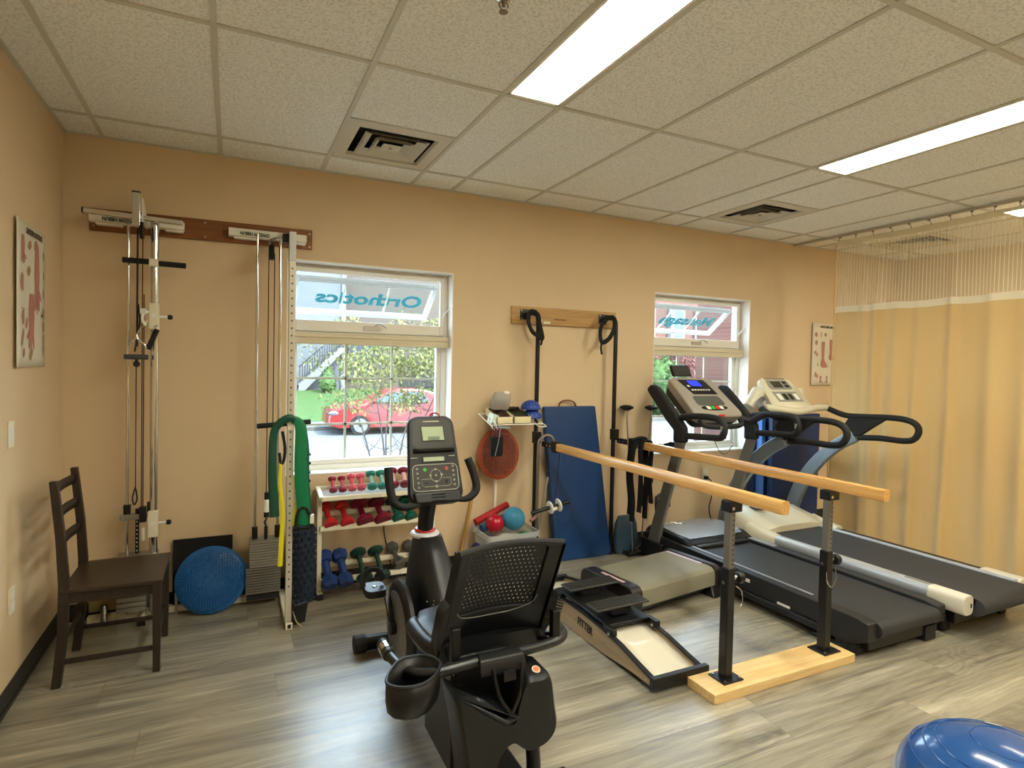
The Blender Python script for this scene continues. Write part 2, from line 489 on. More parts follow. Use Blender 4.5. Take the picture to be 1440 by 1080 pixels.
def make_window(idx, x0, x1, word, tilt):
    t = sempty('window_%d' % idx, (x0, .22, WZ0))
    # painted reveal lining the opening
    g = G()
    g.box((x0, .001, WZ0), (x0+.008, .12, WZ1)); g.box((x1-.008, .001, WZ0), (x1, .12, WZ1))
    g.box((x0, .001, WZ1-.008), (x1, .12, WZ1))
    build('window_reveal', g, jamb_m, t, smooth=False)
    g = G(); g.box((x0, -.004, WZ0), (x1, .12, WZ0+.012)); build('window_sill', g, whitep, t, bevel=.003)
    g = G(); ring(g, x0, x1, WZ0, WZ1, .12, .19, .045)
    g.box((x0+.045, .12, 1.70), (x1-.045, .19, 1.80))
    build('window_frame', g, vinyl_m, t, bevel=.004)
    # upper inner rim with thicker profile
    g = G(); ring(g, x0+.035, x1-.035, 1.745, 2.18, .10, .125, .032, .075)
    build('upper_rim', g, vinyl_m, t, bevel=.005)
    # lower sash
    g = G(); ring(g, x0+.045, x1-.045, WZ0+.045, 1.70, .135, .175, .035)
    build('lower_sash', g, vinyl_m, t, bevel=.003)
    lx0, lx1 = x0+.08, x1-.08
    g = G(); g.box((lx0, .152, WZ0+.08), (lx1, .156, 1.665)); build('lower_glass', g, glass_m, t, smooth=False)
    g = G()
    for k in (1, 2):
        xx = lx0 + (lx1-lx0)*k/3; g.box((xx-.008, .157, WZ0+.08), (xx+.008, .165, 1.665))
    for zz in (1.095, 1.42): g.box((lx0, .157, zz-.008), (lx1, .165, zz+.008))
    build('muntin_grid', g, vinyl_m, t, smooth=False)
    # roller shade pulled up between the sashes
    g = G(); g.box((x0+.01, .06, 1.655), (x1-.01, .10, 1.735)); g.box((x0+.012, .055, 1.655), (x1-.012, .105, 1.672))
    g.box((x0+.012, .05, 1.70), (x1-.012, .08, 1.715))
    build('rolled_shade', g, shade_m, t, bevel=.006)
    # awning sash hinged at the top, swung outward
    L = .37; hz = 2.125; hy = .18
    sash = G(); ring(sash, x0+.06, x1-.06, -L, 0, -.018, .018, .035)
    gg = G(); gg.box((x0+.09, -.003, -L+.03), (x1-.09, .003, -.03))
    mt = G()
    for k in (1, 2):
        xx = x0+.09 + (x1-x0-.18)*k/3; mt.box((xx-.007, .004, -L+.03), (xx+.007, .012, -.03))
    R = Matrix.Translation((0, hy, hz)) @ Matrix.Rotation(tilt, 4, 'X')
    for a in (sash, gg, mt): a.xf(R)
    sh = build('awning_sash', sash, M('sash_vinyl', 'c9d3d8', .35), t, bevel=.004)
    build('awning_glass', gg, glass_m, sh, smooth=False); build('awning_muntin', mt, vinyl_m, sh, smooth=False)
    # lettering on the outside, read backwards from the room
    zd = (R.to_3x3() @ Vector((0, 0, 1)))
    cxm = (x0+x1)/2
    o = R @ Vector((x1-.14, .008, -.20))
    tx = text_mesh('window_lettering', word, .17, teal, sh, o, (-1, 0, 0), zd, depth=.001, sx=1.18, bold=.006)
    # cranks and latch
    g = G(); g.box((cxm-.055, .085, 1.765), (cxm+.055, .10, 1.795)); g.tube([(cxm+.02, .085, 1.80), (cxm+.05, .06, 1.81), (cxm+.10, .055, 1.785)], .006, n=8)
    build('window_crank', g, metalw, t)
    g = G(); g.box((x1-.055, .092, 1.86), (x1-.04, .102, 1.93)); g.tube([(x1-.048, .09, 1.88), (x1-.035, .06, 1.92), (x1-.015, .05, 1.945)], .006, n=8)
    build('window_latch', g, whitepl, t)
make_window(1, WIN[0][0], WIN[0][1], 'Orthotics', math.radians(52))
make_window(2, WIN[1][0], WIN[1][1], 'Massage', math.radians(52))

# ceiling lights
lens_m = M('fluorescent_lens', 'ffffff', .5, emit='fbf6e0', es=LAMP)
n, l, p = nt(lens_m)
lampframe = M('light_frame_white', 'efece2', .4)
LG = 'recessed fluorescent ceiling lights'
names = {(4,2): 'recessed ceiling light nearest the camera, above the exercise bike', (8,2): 'long recessed ceiling light above the treadmills',
         (12,2): 'recessed ceiling light seen through the curtain netting',
         (4,4): 'unseen recessed ceiling light added behind the camera, in line with the exercise bike',
         (8,4): 'unseen recessed ceiling light added behind the camera, in line with the parallel bars', (12,4): 'unseen recessed ceiling light added behind the camera, on the far side of the curtain',
         (4,3): 'unseen recessed ceiling light added directly after the one above the exercise bike', (8,3): 'unseen recessed ceiling light added directly after the one above the treadmills',
         (12,3): 'unseen recessed ceiling light added second in the row behind the curtain',
         }
for i in LIGHTCOLS:
    for j in LIGHTROWS:
        x0, x1, y0, y1 = cx[i]+.012, cx[i+1]-.012, cy[j+1]+.012, cy[j]-.012
        lab = names.get((i, j), 'unseen recessed ceiling light added further back in the room, out of the view')
        t = thing('ceiling_light', lab, 'ceiling light', ((x0+x1)/2, (y0+y1)/2, H), LG)
        g = G(); ring_ = lambda a: None
        g.box((x0, y0, H+.001), (x0+.014, y1, H+.05)); g.box((x1-.014, y0, H+.001), (x1, y1, H+.05))
        g.box((x0, y0, H+.001), (x1, y0+.014, H+.05)); g.box((x0, y1-.014, H+.001), (x1, y1, H+.05))
        g.box((x0, y0, H+.05), (x1, y1, H+.06))
        build('light_housing', g, lampframe, t, smooth=False)
        g = G(); g.box((x0+.014, y0+.014, H+.012), (x1-.014, y1-.014, H+.018))
        build('light_lens', g, lens_m, t, smooth=False)

# square air diffusers
vent_m = M('air_diffuser_paint', 'cfcab9', .5)
dark_m = M('duct_dark', '1a1a18', .8)
for (i, j), lab in zip(VENTS, ('square ceiling air vent nearest the left wall, above the first window', 'square ceiling air vent by the second window, above the treadmill',
                            'square ceiling air vent seen dimly through the curtain netting')):
    x0, x1 = cx[i]+.012, cx[i+1]-.012; y1 = cy[j]-.012; y0 = cy[j]-.6096+.012
    mx_, my_ = (x0+x1)/2, (y0+y1)/2
    t = thing('air_vent', lab, 'air vent', (mx_, my_, H))
    g = G()
    def sq(h, z): return [(mx_-h, my_-h, z), (mx_+h, my_-h, z), (mx_+h, my_+h, z), (mx_-h, my_+h, z)]
    g.loft([sq(.29, H+.001), sq(.225, H+.001), sq(.215, H+.02), sq(.29, H+.02)], cap=False)
    build('vent_frame', g, vent_m, t, smooth=False)
    g = G(); g.add(sq(.24, H+.10), [(0,1,2,3)]); g.loft([sq(.225, H+.012), sq(.24, H+.10)], cap=False)
    build('vent_duct', g, dark_m, t, smooth=False)
    for a, b_ in ((.185, .135), (.115, .075)):
        g = G(); g.loft([sq(a, H-.001), sq(b_+.012, H+.02), sq(b_, H+.028), sq(b_-.004, H+.024), sq(a-.012, H-.004)], cap=False)
        build('vent_cone', g, vent_m, t, smooth=False)
    g = G(); g.loft([sq(.055, H-.001), sq(.03, H+.008), sq(.03, H+.012), sq(.055, H+.012)])
    g.cyl((mx_, my_, H-.012), (mx_, my_, H), .012)
    build('vent_center', g, vent_m, t, smooth=False)

# sprinkler
t = thing('sprinkler_head', 'chrome fire sprinkler head hanging from the ceiling', 'sprinkler', (1.71, -2.20, H))
g = G(); g.lathe([(.034,0),(.034,-.004),(.026,-.012),(.012,-.014),(.012,-.006)], (1.71,-2.20,H), n=24); build('escutcheon', g, chrome, t)
g = G(); g.cyl((1.71,-2.20,H-.01), (1.71,-2.20,H-.034), .007); 
for s in (-1, 1): g.tube([(1.71+.009*s,-2.20,H-.015),(1.71+.017*s,-2.20,H-.032),(1.71+.003*s,-2.20,H-.052)], .0025, n=6)
g.lathe([(.004,-.05),(.016,-.052),(.016,-.054),(.002,-.055)], (1.71,-2.20,H), n=16)
build('deflector', g, M('sprinkler_bronze', '8d7f72', .35, metal=.9), t)

# switch and outlets
def plate(label, cat, c, ax, toggles):
    t = thing(label[0], label[1], cat, c)
    w, h = .035, .058
    g = G(); g2 = G()
    x, y, z = c
    if ax == 'x': g.box((x, y-w, z-h), (x+.006, y+w, z+h)); 
    else: g.box((x-w, y-.006, z-h), (x+w, y, z+h))
    build('cover_plate', g, ivory, t, bevel=.002)
    for dz, hh in toggles:
        g2 = G()
        if ax == 'x': g2.box((x+.006, y-.016, z+dz-hh), (x+.009, y+.016, z+dz+hh))
        else: g2.box((x-.016, y-.009, z+dz-hh), (x+.016, y-.006, z+dz+hh))
        build('switch_rocker' if 'switch' in label[0] else 'socket_face', g2, whitepl, t, bevel=.001)
    return t
plate(('light_switch', 'white light switch on the left wall below the anatomy poster'), 'switch', (0, -.86, 1.19), 'x', [(0, .032)])
plate(('wall_outlet', 'white wall outlet low on the left wall behind the chair'), 'outlet', (0, -.85, .455), 'x', [(.024, .014), (-.024, .014)])
plate(('wall_outlet', 'wall outlet behind the dumbbell rack under the first window'), 'outlet', (1.89, 0, .53), 'y', [(.024, .014), (-.024, .014)])
plate(('wall_outlet', 'wall outlet under the second window behind the treadmill'), 'outlet', (4.87, 0, .56), 'y', [(.024, .014), (-.024, .014)])
g = G(); g.tube([(1.89,-.012,.505),(1.89,-.04,.47),(1.86,-.03,.40),(1.87,-.02,.30),(1.90,-.02,.18),(1.93,-.03,.02)], .004, n=6)
single('power_cord', g, black, 'thin black power cord dropping from the outlet behind the dumbbell rack', 'cord')
g = G(); g.boxc((4.87,-.025,.535), (.03,.03,.03)); g.tube([(4.87,-.04,.535),(4.90,-.06,.50),(4.91,-.06,.38),(4.89,-.05,.25),(4.93,-.06,.12),(5.02,-.10,.02),(5.0,-.3,.01)], .005, n=6)
single('power_cord', g, black, 'black power cord plugged in under the second window, running to the treadmill', 'cord')
# ------------------------------------------------------------------ outside the windows
GZ = -.84
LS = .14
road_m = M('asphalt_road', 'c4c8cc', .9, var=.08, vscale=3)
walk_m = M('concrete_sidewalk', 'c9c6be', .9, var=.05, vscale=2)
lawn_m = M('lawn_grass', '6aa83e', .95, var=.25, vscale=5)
g = G(); g.box((-20, .25, GZ-.2), (60, 16.6, GZ)); struct('trim_2', g, road_m, smooth=False)
g = G(); g.box((-20, 16.6, GZ-.2), (60, 18.4, GZ+.13)); g.box((-20, .25, GZ), (60, 1.7, GZ+.12)); struct('trim_3', g, walk_m, smooth=False)
g = G(); g.add([(-20,18.4,GZ+.12),(60,18.4,GZ+.12),(60,26,.12),(-20,26,.12),(60,70,.3),(-20,70,.3)], [(0,1,2,3),(3,2,4,5)])
struct('trim_4', g, lawn_m, smooth=False)

def box_house(name, label, x0, x1, y0, y1, z0, z1, wall, parts):
    t = thing(name, label, 'building', ((x0+x1)/2, (y0+y1)/2, z0))
    g = G(); g.box((x0, y0, z0), (x1, y1, z1)); build('house_wall', g, wall, t, smooth=False)
    return t
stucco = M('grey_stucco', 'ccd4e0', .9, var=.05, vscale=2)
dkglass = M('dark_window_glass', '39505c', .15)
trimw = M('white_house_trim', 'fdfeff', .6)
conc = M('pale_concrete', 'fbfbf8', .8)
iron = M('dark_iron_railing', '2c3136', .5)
brick_m = M('red_brick', 'b06a58', .9)
n, l, p = nt(brick_m)
tc = n.new('ShaderNodeTexCoord'); mp = n.new('ShaderNodeMapping'); mp.inputs['Rotation'].default_value = (PI/2, 0, 0)
l.new(tc.outputs['Object'], mp.inputs[0])
bt = n.new('ShaderNodeTexBrick'); bt.inputs['Color1'].default_value = lin('e09a84'); bt.inputs['Color2'].default_value = lin('cc8270')
bt.inputs['Mortar'].default_value = lin('c9bcae'); bt.inputs['Scale'].default_value = 4.5
l.new(mp.outputs[0], bt.inputs['Vector']); l.new(bt.outputs[0], p.inputs['Base Color'])

h = box_house('grey_house', 'grey stucco house across the street, seen through the first window', -8, 6.15, 26.6, 36, -.2, 7, stucco, 0)
g = G(); g.box((6.15, 27.6, -.2), (13.5, 36, 7)); build('house_wall', g, M('tan_siding', 'b3a596', .9), h, smooth=False)
g = G(); g.box((6.05, 26.5, -.2), (6.25, 26.65, 7)); build('corner_board', g, trimw, h, smooth=False)
g = G(); g.box((6.6, 27.5, .6), (8.0, 27.62, 2.6)); build('front_door', g, dkglass, h, smooth=False)
g = G(); g.box((9.5, 27.5, .2), (12.5, 27.62, 1.9)); build('garage_door', g, M('dark_garage', '4b4f55', .6), h, smooth=False)
for x in (2.9, -.6):
    g = G(); g.box((x, 26.52, .55), (x+.8, 26.62, 1.35)); f = build('window', g, trimw, h, smooth=False)
    g = G(); g.box((x+.08, 26.50, .62), (x+.37, 26.53, 1.28)); g.box((x+.43, 26.50, .62), (x+.72, 26.53, 1.28)); build('window_pane', g, dkglass, f, smooth=False)
# staircase with railing
st = thing('outdoor_stairs', 'pale concrete stairs with dark iron railing rising along the grey house', 'stairs', (4.9, 26.3, .1))
g = G(); N = 12
g.prism([(3.9, .1), (4.2, .1)] + [(6.1, 2.15), (6.1, 2.45)] + [(3.9, .38)], 'y', 25.8, 26.5)
for k in range(N):
    x = 3.9 + k*2.2/N; z = .2 + k*2.2/N
    g.box((x, 25.82, z), (x+.3, 26.48, z+.2))
build('steps', g, conc, st, smooth=False)
g = G(); g.bar((3.9, 25.8, 1.25), (6.1, 25.8, 3.35), .05, .06); g.bar((3.9, 25.8, .55), (6.1, 25.8, 2.65), .03, .03)
for k in range(19):
    x = 3.95 + k*2.1/18; z = .45 + (x-3.9)*.955
    g.cyl((x, 25.8, z), (x, 25.8, z+.82), .018, n=5)
build('railing', g, iron, st, smooth=False)

leaf_m = M('shrub_foliage', '8cc860', .8, var=.3, vscale=3)
leafy = M('spring_leaves', 'f4ff96', .7, var=.25, vscale=6)
leafr = M('red_leaves', 'f08a88', .8, var=.25, vscale=4)
bark = M('pale_bark', 'b4b1b0', .9)
def leaves(g, c, r, n, size, rng, hollow=.4):
    for _ in range(n):
        while True:
            p = Vector([rng.uniform(-1, 1) for _ in range(3)])
            if hollow < p.length < 1: break
        p = Vector((p.x*r[0], p.y*r[1], p.z*r[2])) + Vector(c)
        R = Euler((rng.uniform(0,6.3), rng.uniform(0,6.3), rng.uniform(0,6.3))).to_matrix()
        s = size*rng.uniform(.6, 1.3)
        q = [R @ Vector(v) for v in ((-s,0,0),(0,-s*.45,s*.08),(s,0,0),(0,s*.45,s*.08))]
        g.add([p+v for v in q], [(0,1,2,3)])
rng = random.Random(3)
t = thing('shrub_bush', 'small cone shaped evergreen bush in front of the outdoor stairs', 'bush', (5.2, 25.2, .05))
g = G(); g.lathe([(.05,.1),(.33,.25),(.38,.5),(.28,.85),(.12,1.1),(.01,1.3)], (5.2,25.2,.0), n=14)
leaves(g, (5.2,25.2,.45), (.42,.42,.42), 250, .08, rng, .8); leaves(g, (5.2,25.2,.85), (.28,.28,.5), 200, .07, rng, .8)
build('foliage', g, leaf_m, t, smooth=False)
g = G(); g.cyl((5.2,25.2,0), (5.2,25.2,.25), .04, n=6); build('trunk', g, bark, t)
t = thing('shrub_bush', 'round green bush across the street in the second window', 'bush', (19.6, 17.6, -.84))
g = G(); g.ell((19.6,17.6,.6), (1.1,1.0,1.3), n=14, m=9); leaves(g, (19.6,17.6,.6), (1.25,1.15,1.5), 900, .16, rng, .85)
build('foliage', g, leaf_m, t, smooth=False); g = G(); g.cyl((19.6,17.6,-.9),(19.6,17.6,.2),.1,n=6); build('trunk', g, bark, t)

# multi-stemmed young tree right outside the first window
t = thing('young_tree', 'multi-stemmed young tree with yellow green spring leaves outside the first window', 'tree', (2.75, 3.3, GZ))
g = G(); rng = random.Random(11); tips = []
for k, (dx, dy, top) in enumerate(((-.75,.1,1.65),(-.35,-.1,1.8),(.05,.2,1.85),(.40,0,1.8),(.80,.1,1.75),(1.1,-.1,1.6))):
    b0 = Vector((2.72+.04*k, 3.3, GZ)); 
    pts = [b0, Vector((2.72+dx*.12+.02*k, 3.3+dy*.3, -.2)), Vector((2.75+dx*.35, 3.3+dy*.5, .4)), Vector((2.75+dx*.62, 3.3+dy, .9)), Vector((2.75+dx*.9, 3.3+dy*1.3, 1.35)), Vector((2.75+dx*1.05, 3.3+dy*1.5, top))]
    for q in pts[2:]: q += Vector((rng.uniform(-.05,.05), rng.uniform(-.05,.05), 0))
    g.tube(pts, [.017,.014,.011,.009,.006,.003], n=6, sub=3)
    for q in pts[2:]:
        for _ in range(3):
            e_ = q + Vector((rng.uniform(-.35,.35), rng.uniform(-.3,.3), rng.uniform(.1,.3)))
            g.tube([q, (q+e_)/2 + Vector((0,0,-.04)), e_], [.005,.004,.002], n=5, sub=2); tips.append(e_)
build('stems', g, bark, t)
g = G()
for q in tips:
    if q.z > 1.0: leaves(g, q, (.2,.2,.14), 48, .030, rng, .05)
for _ in range(42):
    c = (rng.uniform(2.25,3.85), 3.3+rng.uniform(-.4,.4), rng.uniform(1.25,1.9)); leaves(g, c, (.20,.2,.13), 50, .034, rng, .05)
o = build('leaves', g, leafy, t, smooth=False); o['kind'] = 'stuff'

# red car parked across the street
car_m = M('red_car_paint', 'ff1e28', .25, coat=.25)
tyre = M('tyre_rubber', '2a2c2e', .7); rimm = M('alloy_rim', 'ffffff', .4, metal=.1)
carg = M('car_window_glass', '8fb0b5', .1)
CY = 15.0
t = thing('red_car', 'red hatchback car parked across the street, seen through the first window', 'car', (6.0, CY+.8, GZ))
def cx_(x): return 3.73 + x
prof = [(0,.35),(.02,.62),(.10,.80),(.45,.93),(1.15,1.03),(1.35,1.10),(1.95,1.42),(2.35,1.50),(3.1,1.50),(3.75,1.36),(4.15,1.02),(4.35,.92),(4.40,.60),(4.38,.32)]
g = G()
rings = []
for yy, sc, zs in ((CY, .985, .93),(CY+.06, 1, 1.0),(CY+.8,1.005,1.01),(CY+1.6,1,1.0),(CY+1.66,.985,.93)):
    rings.append([(cx_(2.2+(x-2.2)*sc), yy + (.16 if (z>1.08 and yy<CY+.5) else (-.16 if (z>1.08 and yy>CY+1.2) else 0)), GZ+z*zs) for x, z in prof] + [(cx_(3.9), yy, GZ+.26), (cx_(.4), yy, GZ+.24)])
g.loft(rings); build('car_body', g, car_m, t, ang=30)
g = G()
g.add([(cx_(1.42),CY+.06,GZ+1.08),(cx_(2.0),CY+.13,GZ+1.38),(cx_(2.45),CY+.14,GZ+1.42),(cx_(2.45),CY+.05,GZ+1.04)], [(0,1,2,3)])
g.add([(cx_(2.53),CY+.05,GZ+1.04),(cx_(2.53),CY+.14,GZ+1.42),(cx_(3.15),CY+.14,GZ+1.41),(cx_(3.4),CY+.05,GZ+1.06)], [(0,1,2,3)])
for v in range(8): g.v[v].y -= .05
build('side_window', g, carg, t, smooth=False, solid=.02)
for wx in (1.0, 3.55):
    for sy in (CY+.02, CY+1.64):
        g = G(); g.cyl((cx_(wx), sy-.1, GZ+.32), (cx_(wx), sy+.1, GZ+.32), .32, n=28); w_ = build('wheel', g, tyre, t)
        g = G(); yf = sy-.115
        g.cyl((cx_(wx), yf, GZ+.32), (cx_(wx), yf+.02, GZ+.32), .07, n=14)
        for k in range(6):
            a = 2*PI*k/6 + .3
            g.bar((cx_(wx), yf, GZ+.32), (cx_(wx)+.21*math.cos(a), yf, GZ+.32+.21*math.sin(a)), .02, .075, up=(0,1,0) if 0 else (math.sin(a),0,-math.cos(a)))
        g.lathe([(.19,0),(.23,0),(.23,.03),(.19,.03)], (cx_(wx), yf, GZ+.32), axis=(0,1,0), n=28)
        build('wheel_rim', g, rimm, w_)
g = G(); g.ell((cx_(.17), CY+.03, GZ+.72), (.18,.05,.08)); build('headlight', g, M('headlight_lens', 'dfe3e6', .15), t)
g = G(); g.boxc((cx_(1.45), CY-.06, GZ+1.10), (.14,.10,.10)); build('side_mirror', g, car_m, t, bevel=.03)

# brick house and planting seen through the second window
h = thing('brick_building', 'red brick building with white trim seen through the second window', 'building', (26, 28, -.2))
g = G(); g.box((19, 25, -.2), (36, 34, 8)); build('house_wall', g, brick_m, h, smooth=False)
for x in (19.6, 21.6, 23.8, 26.2, 28.4):
    for z in (.6, 3.5):
        g = G(); g.box((x, 24.85, z), (x+1.3, 25.0, z+1.9)); f = build('window', g, trimw, h, smooth=False)
        g = G(); g.box((x+.12, 24.82, z+.12), (x+1.18, 24.86, z+.9)); g.box((x+.12, 24.82, z+1.0), (x+1.18, 24.86, z+1.78)); build('window_pane', g, M('pale_reflecting_glass', 'a9bccb', .2), f, smooth=False)
g = G(); g.box((24.9, 23.2, -.3), (25.15, 23.45, 5)); g.box((22.6, 23.2, -.3), (22.85, 23.45, 5)); g.box((22.3, 23.1, 2.9), (25.4, 25, 3.2)); build('porch', g, trimw, h, smooth=False)
t = thing('red_leaf_tree', 'small red leaved tree in front of the brick building', 'tree', (22.0, 19.4, -.6))
g = G(); rng = random.Random(5)
g.cyl((22.0,19.4,-.7),(22.0,19.4,1.1),.09,.05,n=7); build('trunk', g, bark, t)
g = G(); leaves(g, (22.0,19.4,1.7), (1.3,1.1,1.1), 1400, .10, rng, .1); o = build('foliage', g, leafr, t, smooth=False)
t = thing('leafy_tree', 'tall pale green tree beside the brick building', 'tree', (17.2, 23, -.3))
g = G(); g.cyl((17.2,23,-.4),(17.2,23,2.5),.12,.08,n=7); build('trunk', g, bark, t)
g = G(); leaves(g, (17.2,23,3.2), (1.8,1.5,2.2), 1800, .14, rng, .1); build('foliage', g, leafy, t, smooth=False)
# brick pier of the neighbouring building close to window two
g = G(); g.box((7.22, 1.9, GZ), (7.9, 2.6, 3.2))
single('brick_pier', g, brick_m, 'red brick pier standing just outside the second window', 'pier', smooth=False)
LS = 1.0
# ------------------------------------------------------------------ dark wooden chair
wenge = wood('dark_brown_wood', '33271f', '241b16', .45, axis=2, scale=4)
wenge_h = wood('dark_brown_wood_seat', '3c2e24', '2b211a', .4, axis=0, scale=4)
t = thing('wooden_chair', 'dark brown ladder-back wooden chair standing beside the left wall', 'chair', (.35, -.6, 0))
yn, yf = -.785, -.40
def stile(y):
    g = G()
    pts = [(.150, 0), (.175, .25), (.178, .48), (.165, .70), (.138, .96)]
    w = [.018, .02, .02, .018, .015]
    vs = []; 
    rings = []
    for (x, z), ww in zip(pts, w):
        rings.append([(x-ww, y-.018, z), (x+ww, y-.018, z), (x+ww, y+.018, z), (x-ww, y+.018, z)])
    g.loft(rings); return g
build('back_post', stile(yn), wenge, t, bevel=.003); build('back_post', stile(yf), wenge, t, bevel=.003)
for z, h in ((.905, .045), (.785, .045), (.655, .045)):
    g = G(); x = .165-(z-.7)*.10
    g.grid(lambda u, v: (x-.005-.018*math.sin(PI*u), yn+.017+(yf-yn-.034)*u, z-h/2+h*v), 10, 1)
    build('ladder_rung', g, wenge, t, solid=.014)
g = G(); g.prism([(.165, yn-.02), (.575, yn-.035), (.575, yf+.035), (.165, yf+.02)], 'z', .438, .456); build('seat', g, wenge_h, t, bevel=.004)
g = G(); g.box((.19, yn-.008, .385), (.545, yn+.010, .438)); g.box((.19, yf-.010, .385), (.545, yf+.008, .438))
g.box((.535, yn, .385), (.553, yf, .438)); g.box((.18, yn, .385), (.198, yf, .438)); build('seat_apron', g, wenge, t, smooth=False)
for y in (yn-.008, yf+.008):
    g = G(); g.loft([[(x-w, y-w, z), (x+w, y-w, z), (x+w, y+w, z), (x-w, y+w, z)] for x, w, z in ((.552,.0155,0),(.552,.019,.44))]); build('front_leg', g, wenge, t, bevel=.003)
for a, b_ in (((.165,yn,.115),(.545,yn,.115)), ((.165,yf,.115),(.545,yf,.115)), ((.17,yn,.20),(.17,yf,.20)), ((.552,yn,.17),(.552,yf,.17))):
    g = G(); g.bar(a, b_, .016, .022); build('stretcher', g, wenge, t, bevel=.003)

# ------------------------------------------------------------------ wall mounted weight pulley machine
brownb = wood('brown_wall_board', '8a5523', '74441a', .45, axis=0, scale=2.5)
platem = M('grey_weight_plate', '77756f', .45, metal=.5)
platel = M('light_weight_plate', 'a19f97', .4, metal=.6)
greenp = M('brand_green_print', '24402c', .6)
t = thing('weight_pulley_machine', 'two-column chrome weight pulley machine screwed to a brown wall board', 'pulley machine', (.65, -.1, 0))
g = G(); g.prism([(.128, 2.262), (1.352, 2.275), (1.352, 2.402), (.128, 2.39)], 'y', -.022, -.001); b1 = build('wall_board', g, brownb, t, bevel=.006)
g = G()
for x in (.15, .72, 1.335):
    for z in (2.29, 2.375): g.cyl((x, -.026, z), (x, -.02, z), .006, n=8)
build('board_screw', g, steel, b1)
for x0, x1 in ((.135, .61), (.85, 1.31)):
    g = G(); g.box((x0, -.085, 2.305), (x1, -.022, 2.352)); g.box((x0+.03, -.07, 2.292), (x0+.16, -.022, 2.305)); g.box((x1-.10, -.07, 2.292), (x1-.005, -.022, 2.305))
    br = build('label_bracket', g, whitep, t, bevel=.004)
    text_mesh('brand_lettering', 'OWEOW HBBUN', .030, greenp, br, (x0+.235, -.0855, 2.324), (-1, 0, 0), (0, 0, -1), sx=.72, bold=.0012)
# tower one
g = G(); g.cyl((.335,-.13,.05), (.335,-.13,2.315), .009); build('guide_rod', g, chrome, t)
g = G(); g.boxc((.385,-.10,1.2), (.016,.006,0.001)); 
g = G(); g.cyl((.468,-.15,.04), (.468,-.15,2.33), .0215, n=18); build('column', g, chrome, t)
g = G(); g.cyl((.468,-.15,2.33), (.468,-.15,2.337), .023, n=18); g.cyl((.468,-.15,.60), (.468,-.15,.604), .023); build('column_cap', g, black, t)
g = G(); g.bar((.135,-.21,2.332), (.612,-.21,2.318), .030, .026); build('cross_bar', g, chrome, t, bevel=.004)
g = G(); g.bar((.130,-.21,2.3322), (.137,-.21,2.332), .032, .028); build('bar_end_cap', g, black, t)
g = G(); g.box((.365,-.25,2.27), (.405,-.228,2.455)); build('top_upright', g, chrome, t, bevel=.003)
g = G(); g.box((.364,-.252,2.455), (.406,-.226,2.461)); build('upright_cap', g, black, t)
g = G(); g.prism([(-.228,2.43), (-.022,2.33), (-.022,2.30), (-.228,2.30)], 'x', .41, .418); build('gusset_plate', g, whitep, t)
g = G(); g.cyl((.400,-.20,2.255), (.416,-.20,2.255), .048, n=24); build('pulley_wheel', g, black, t)
for x, y, z0, z1, r in ((.388,-.20,1.60,2.26,.0055), (.408,-.16,.62,2.25,.003), (.416,-.16,.62,1.9,.003), (.384,-.2,.80,1.50,.0028)):
    g = G(); g.cyl((x,y,z0), (x,y,z1), r, n=6); build('cable', g, M('dark_red_cable', '2b1212', .6), t)
g = G(); g.tube([(.392,-.20,1.84), (.402,-.21,1.75), (.392,-.21,1.68), (.378,-.21,1.57)], .012, n=6, flat=(1,.4)); build('nylon_strap', g, black, t)
# T handle
g = G(); g.cyl((.312,-.18,2.085), (.445,-.18,2.085), .016); g.cyl((.487,-.18,2.080), (.628,-.18,2.078), .016); build('foam_grip', g, blacks, t, bevel=.004)
g = G(); g.boxc((.466,-.17,2.082), (.048,.055,.042)); build('handle_clamp', g, ivory, t, bevel=.005)
def carriage(z):
    g = G(); g.box((.443,-.195,z-.075), (.492,-.125,z+.075)); c_ = build('sliding_carriage', g, ivory, t, bevel=.004)
    g = G(); g.cyl((.492,-.165,z), (.535,-.165,z), .008); g.cyl((.467,-.198,z+.005), (.467,-.194,z+.005), .012); build('pin_stem', g, whitepl, c_)
    g = G(); g.lathe([(.006,0),(.014,.004),(.014,.022),(.006,.028)], (.533,-.165,z), axis=(1,0,0)); build('pin_knob', g, black, c_)
carriage(1.775); carriage(.575)
g = G(); g.tube([(.44,-.2,1.80),(.42,-.215,1.79),(.415,-.22,1.75),(.43,-.22,1.72)], .008, n=8); g.boxc((.418,-.215,1.80),(.03,.02,.03)); build('white_hook', g, whitepl, t)
# lower carriage bridge, selector rod, top plate
g = G(); g.box((.30,-.15,.60), (.435,-.11,.632)); build('bridge_bar', g, steel, t, bevel=.004)
g = G(); g.boxc((.335,-.13,.66), (.035,.035,.055)); g.boxc((.415,-.15,.63), (.035,.035,.09)); g.boxc((.442,-.15,.67), (.012,.02,.06)); build('slide_bushing', g, black, t, bevel=.003)
g = G(); g.cyl((.385,-.13,.36), (.385,-.13,.66), .0105, n=10); sr = build('selector_rod', g, black, t)
g = G()
for k in range(11): g.cyl((.385,-.1408,.37+k*.024), (.385,-.1404,.37+k*.024), .0042, n=8)
build('rod_hole', g, ivory, sr)
g = G(); g.cyl((.418,-.16,.48), (.418,-.16,.555), .010); build('white_counterweight', g, whitepl, t)
g = G(); g.box((.29,-.19,.385), (.49,-.09,.40)); build('stack_top_plate', g, steel, t)
for k in range(10):
    g = G(); z = .075+k*.030; g.box((.29,-.18,z), (.435,-.09,z+.026)); build('weight_plate', g, platem if k > 6 else platel, t, bevel=.002)
g = G(); g.box((.14,-.06,.06), (.28,-.04,.36)); build('stack_board', g, M('yellowed_panel', '94845a', .7), t)
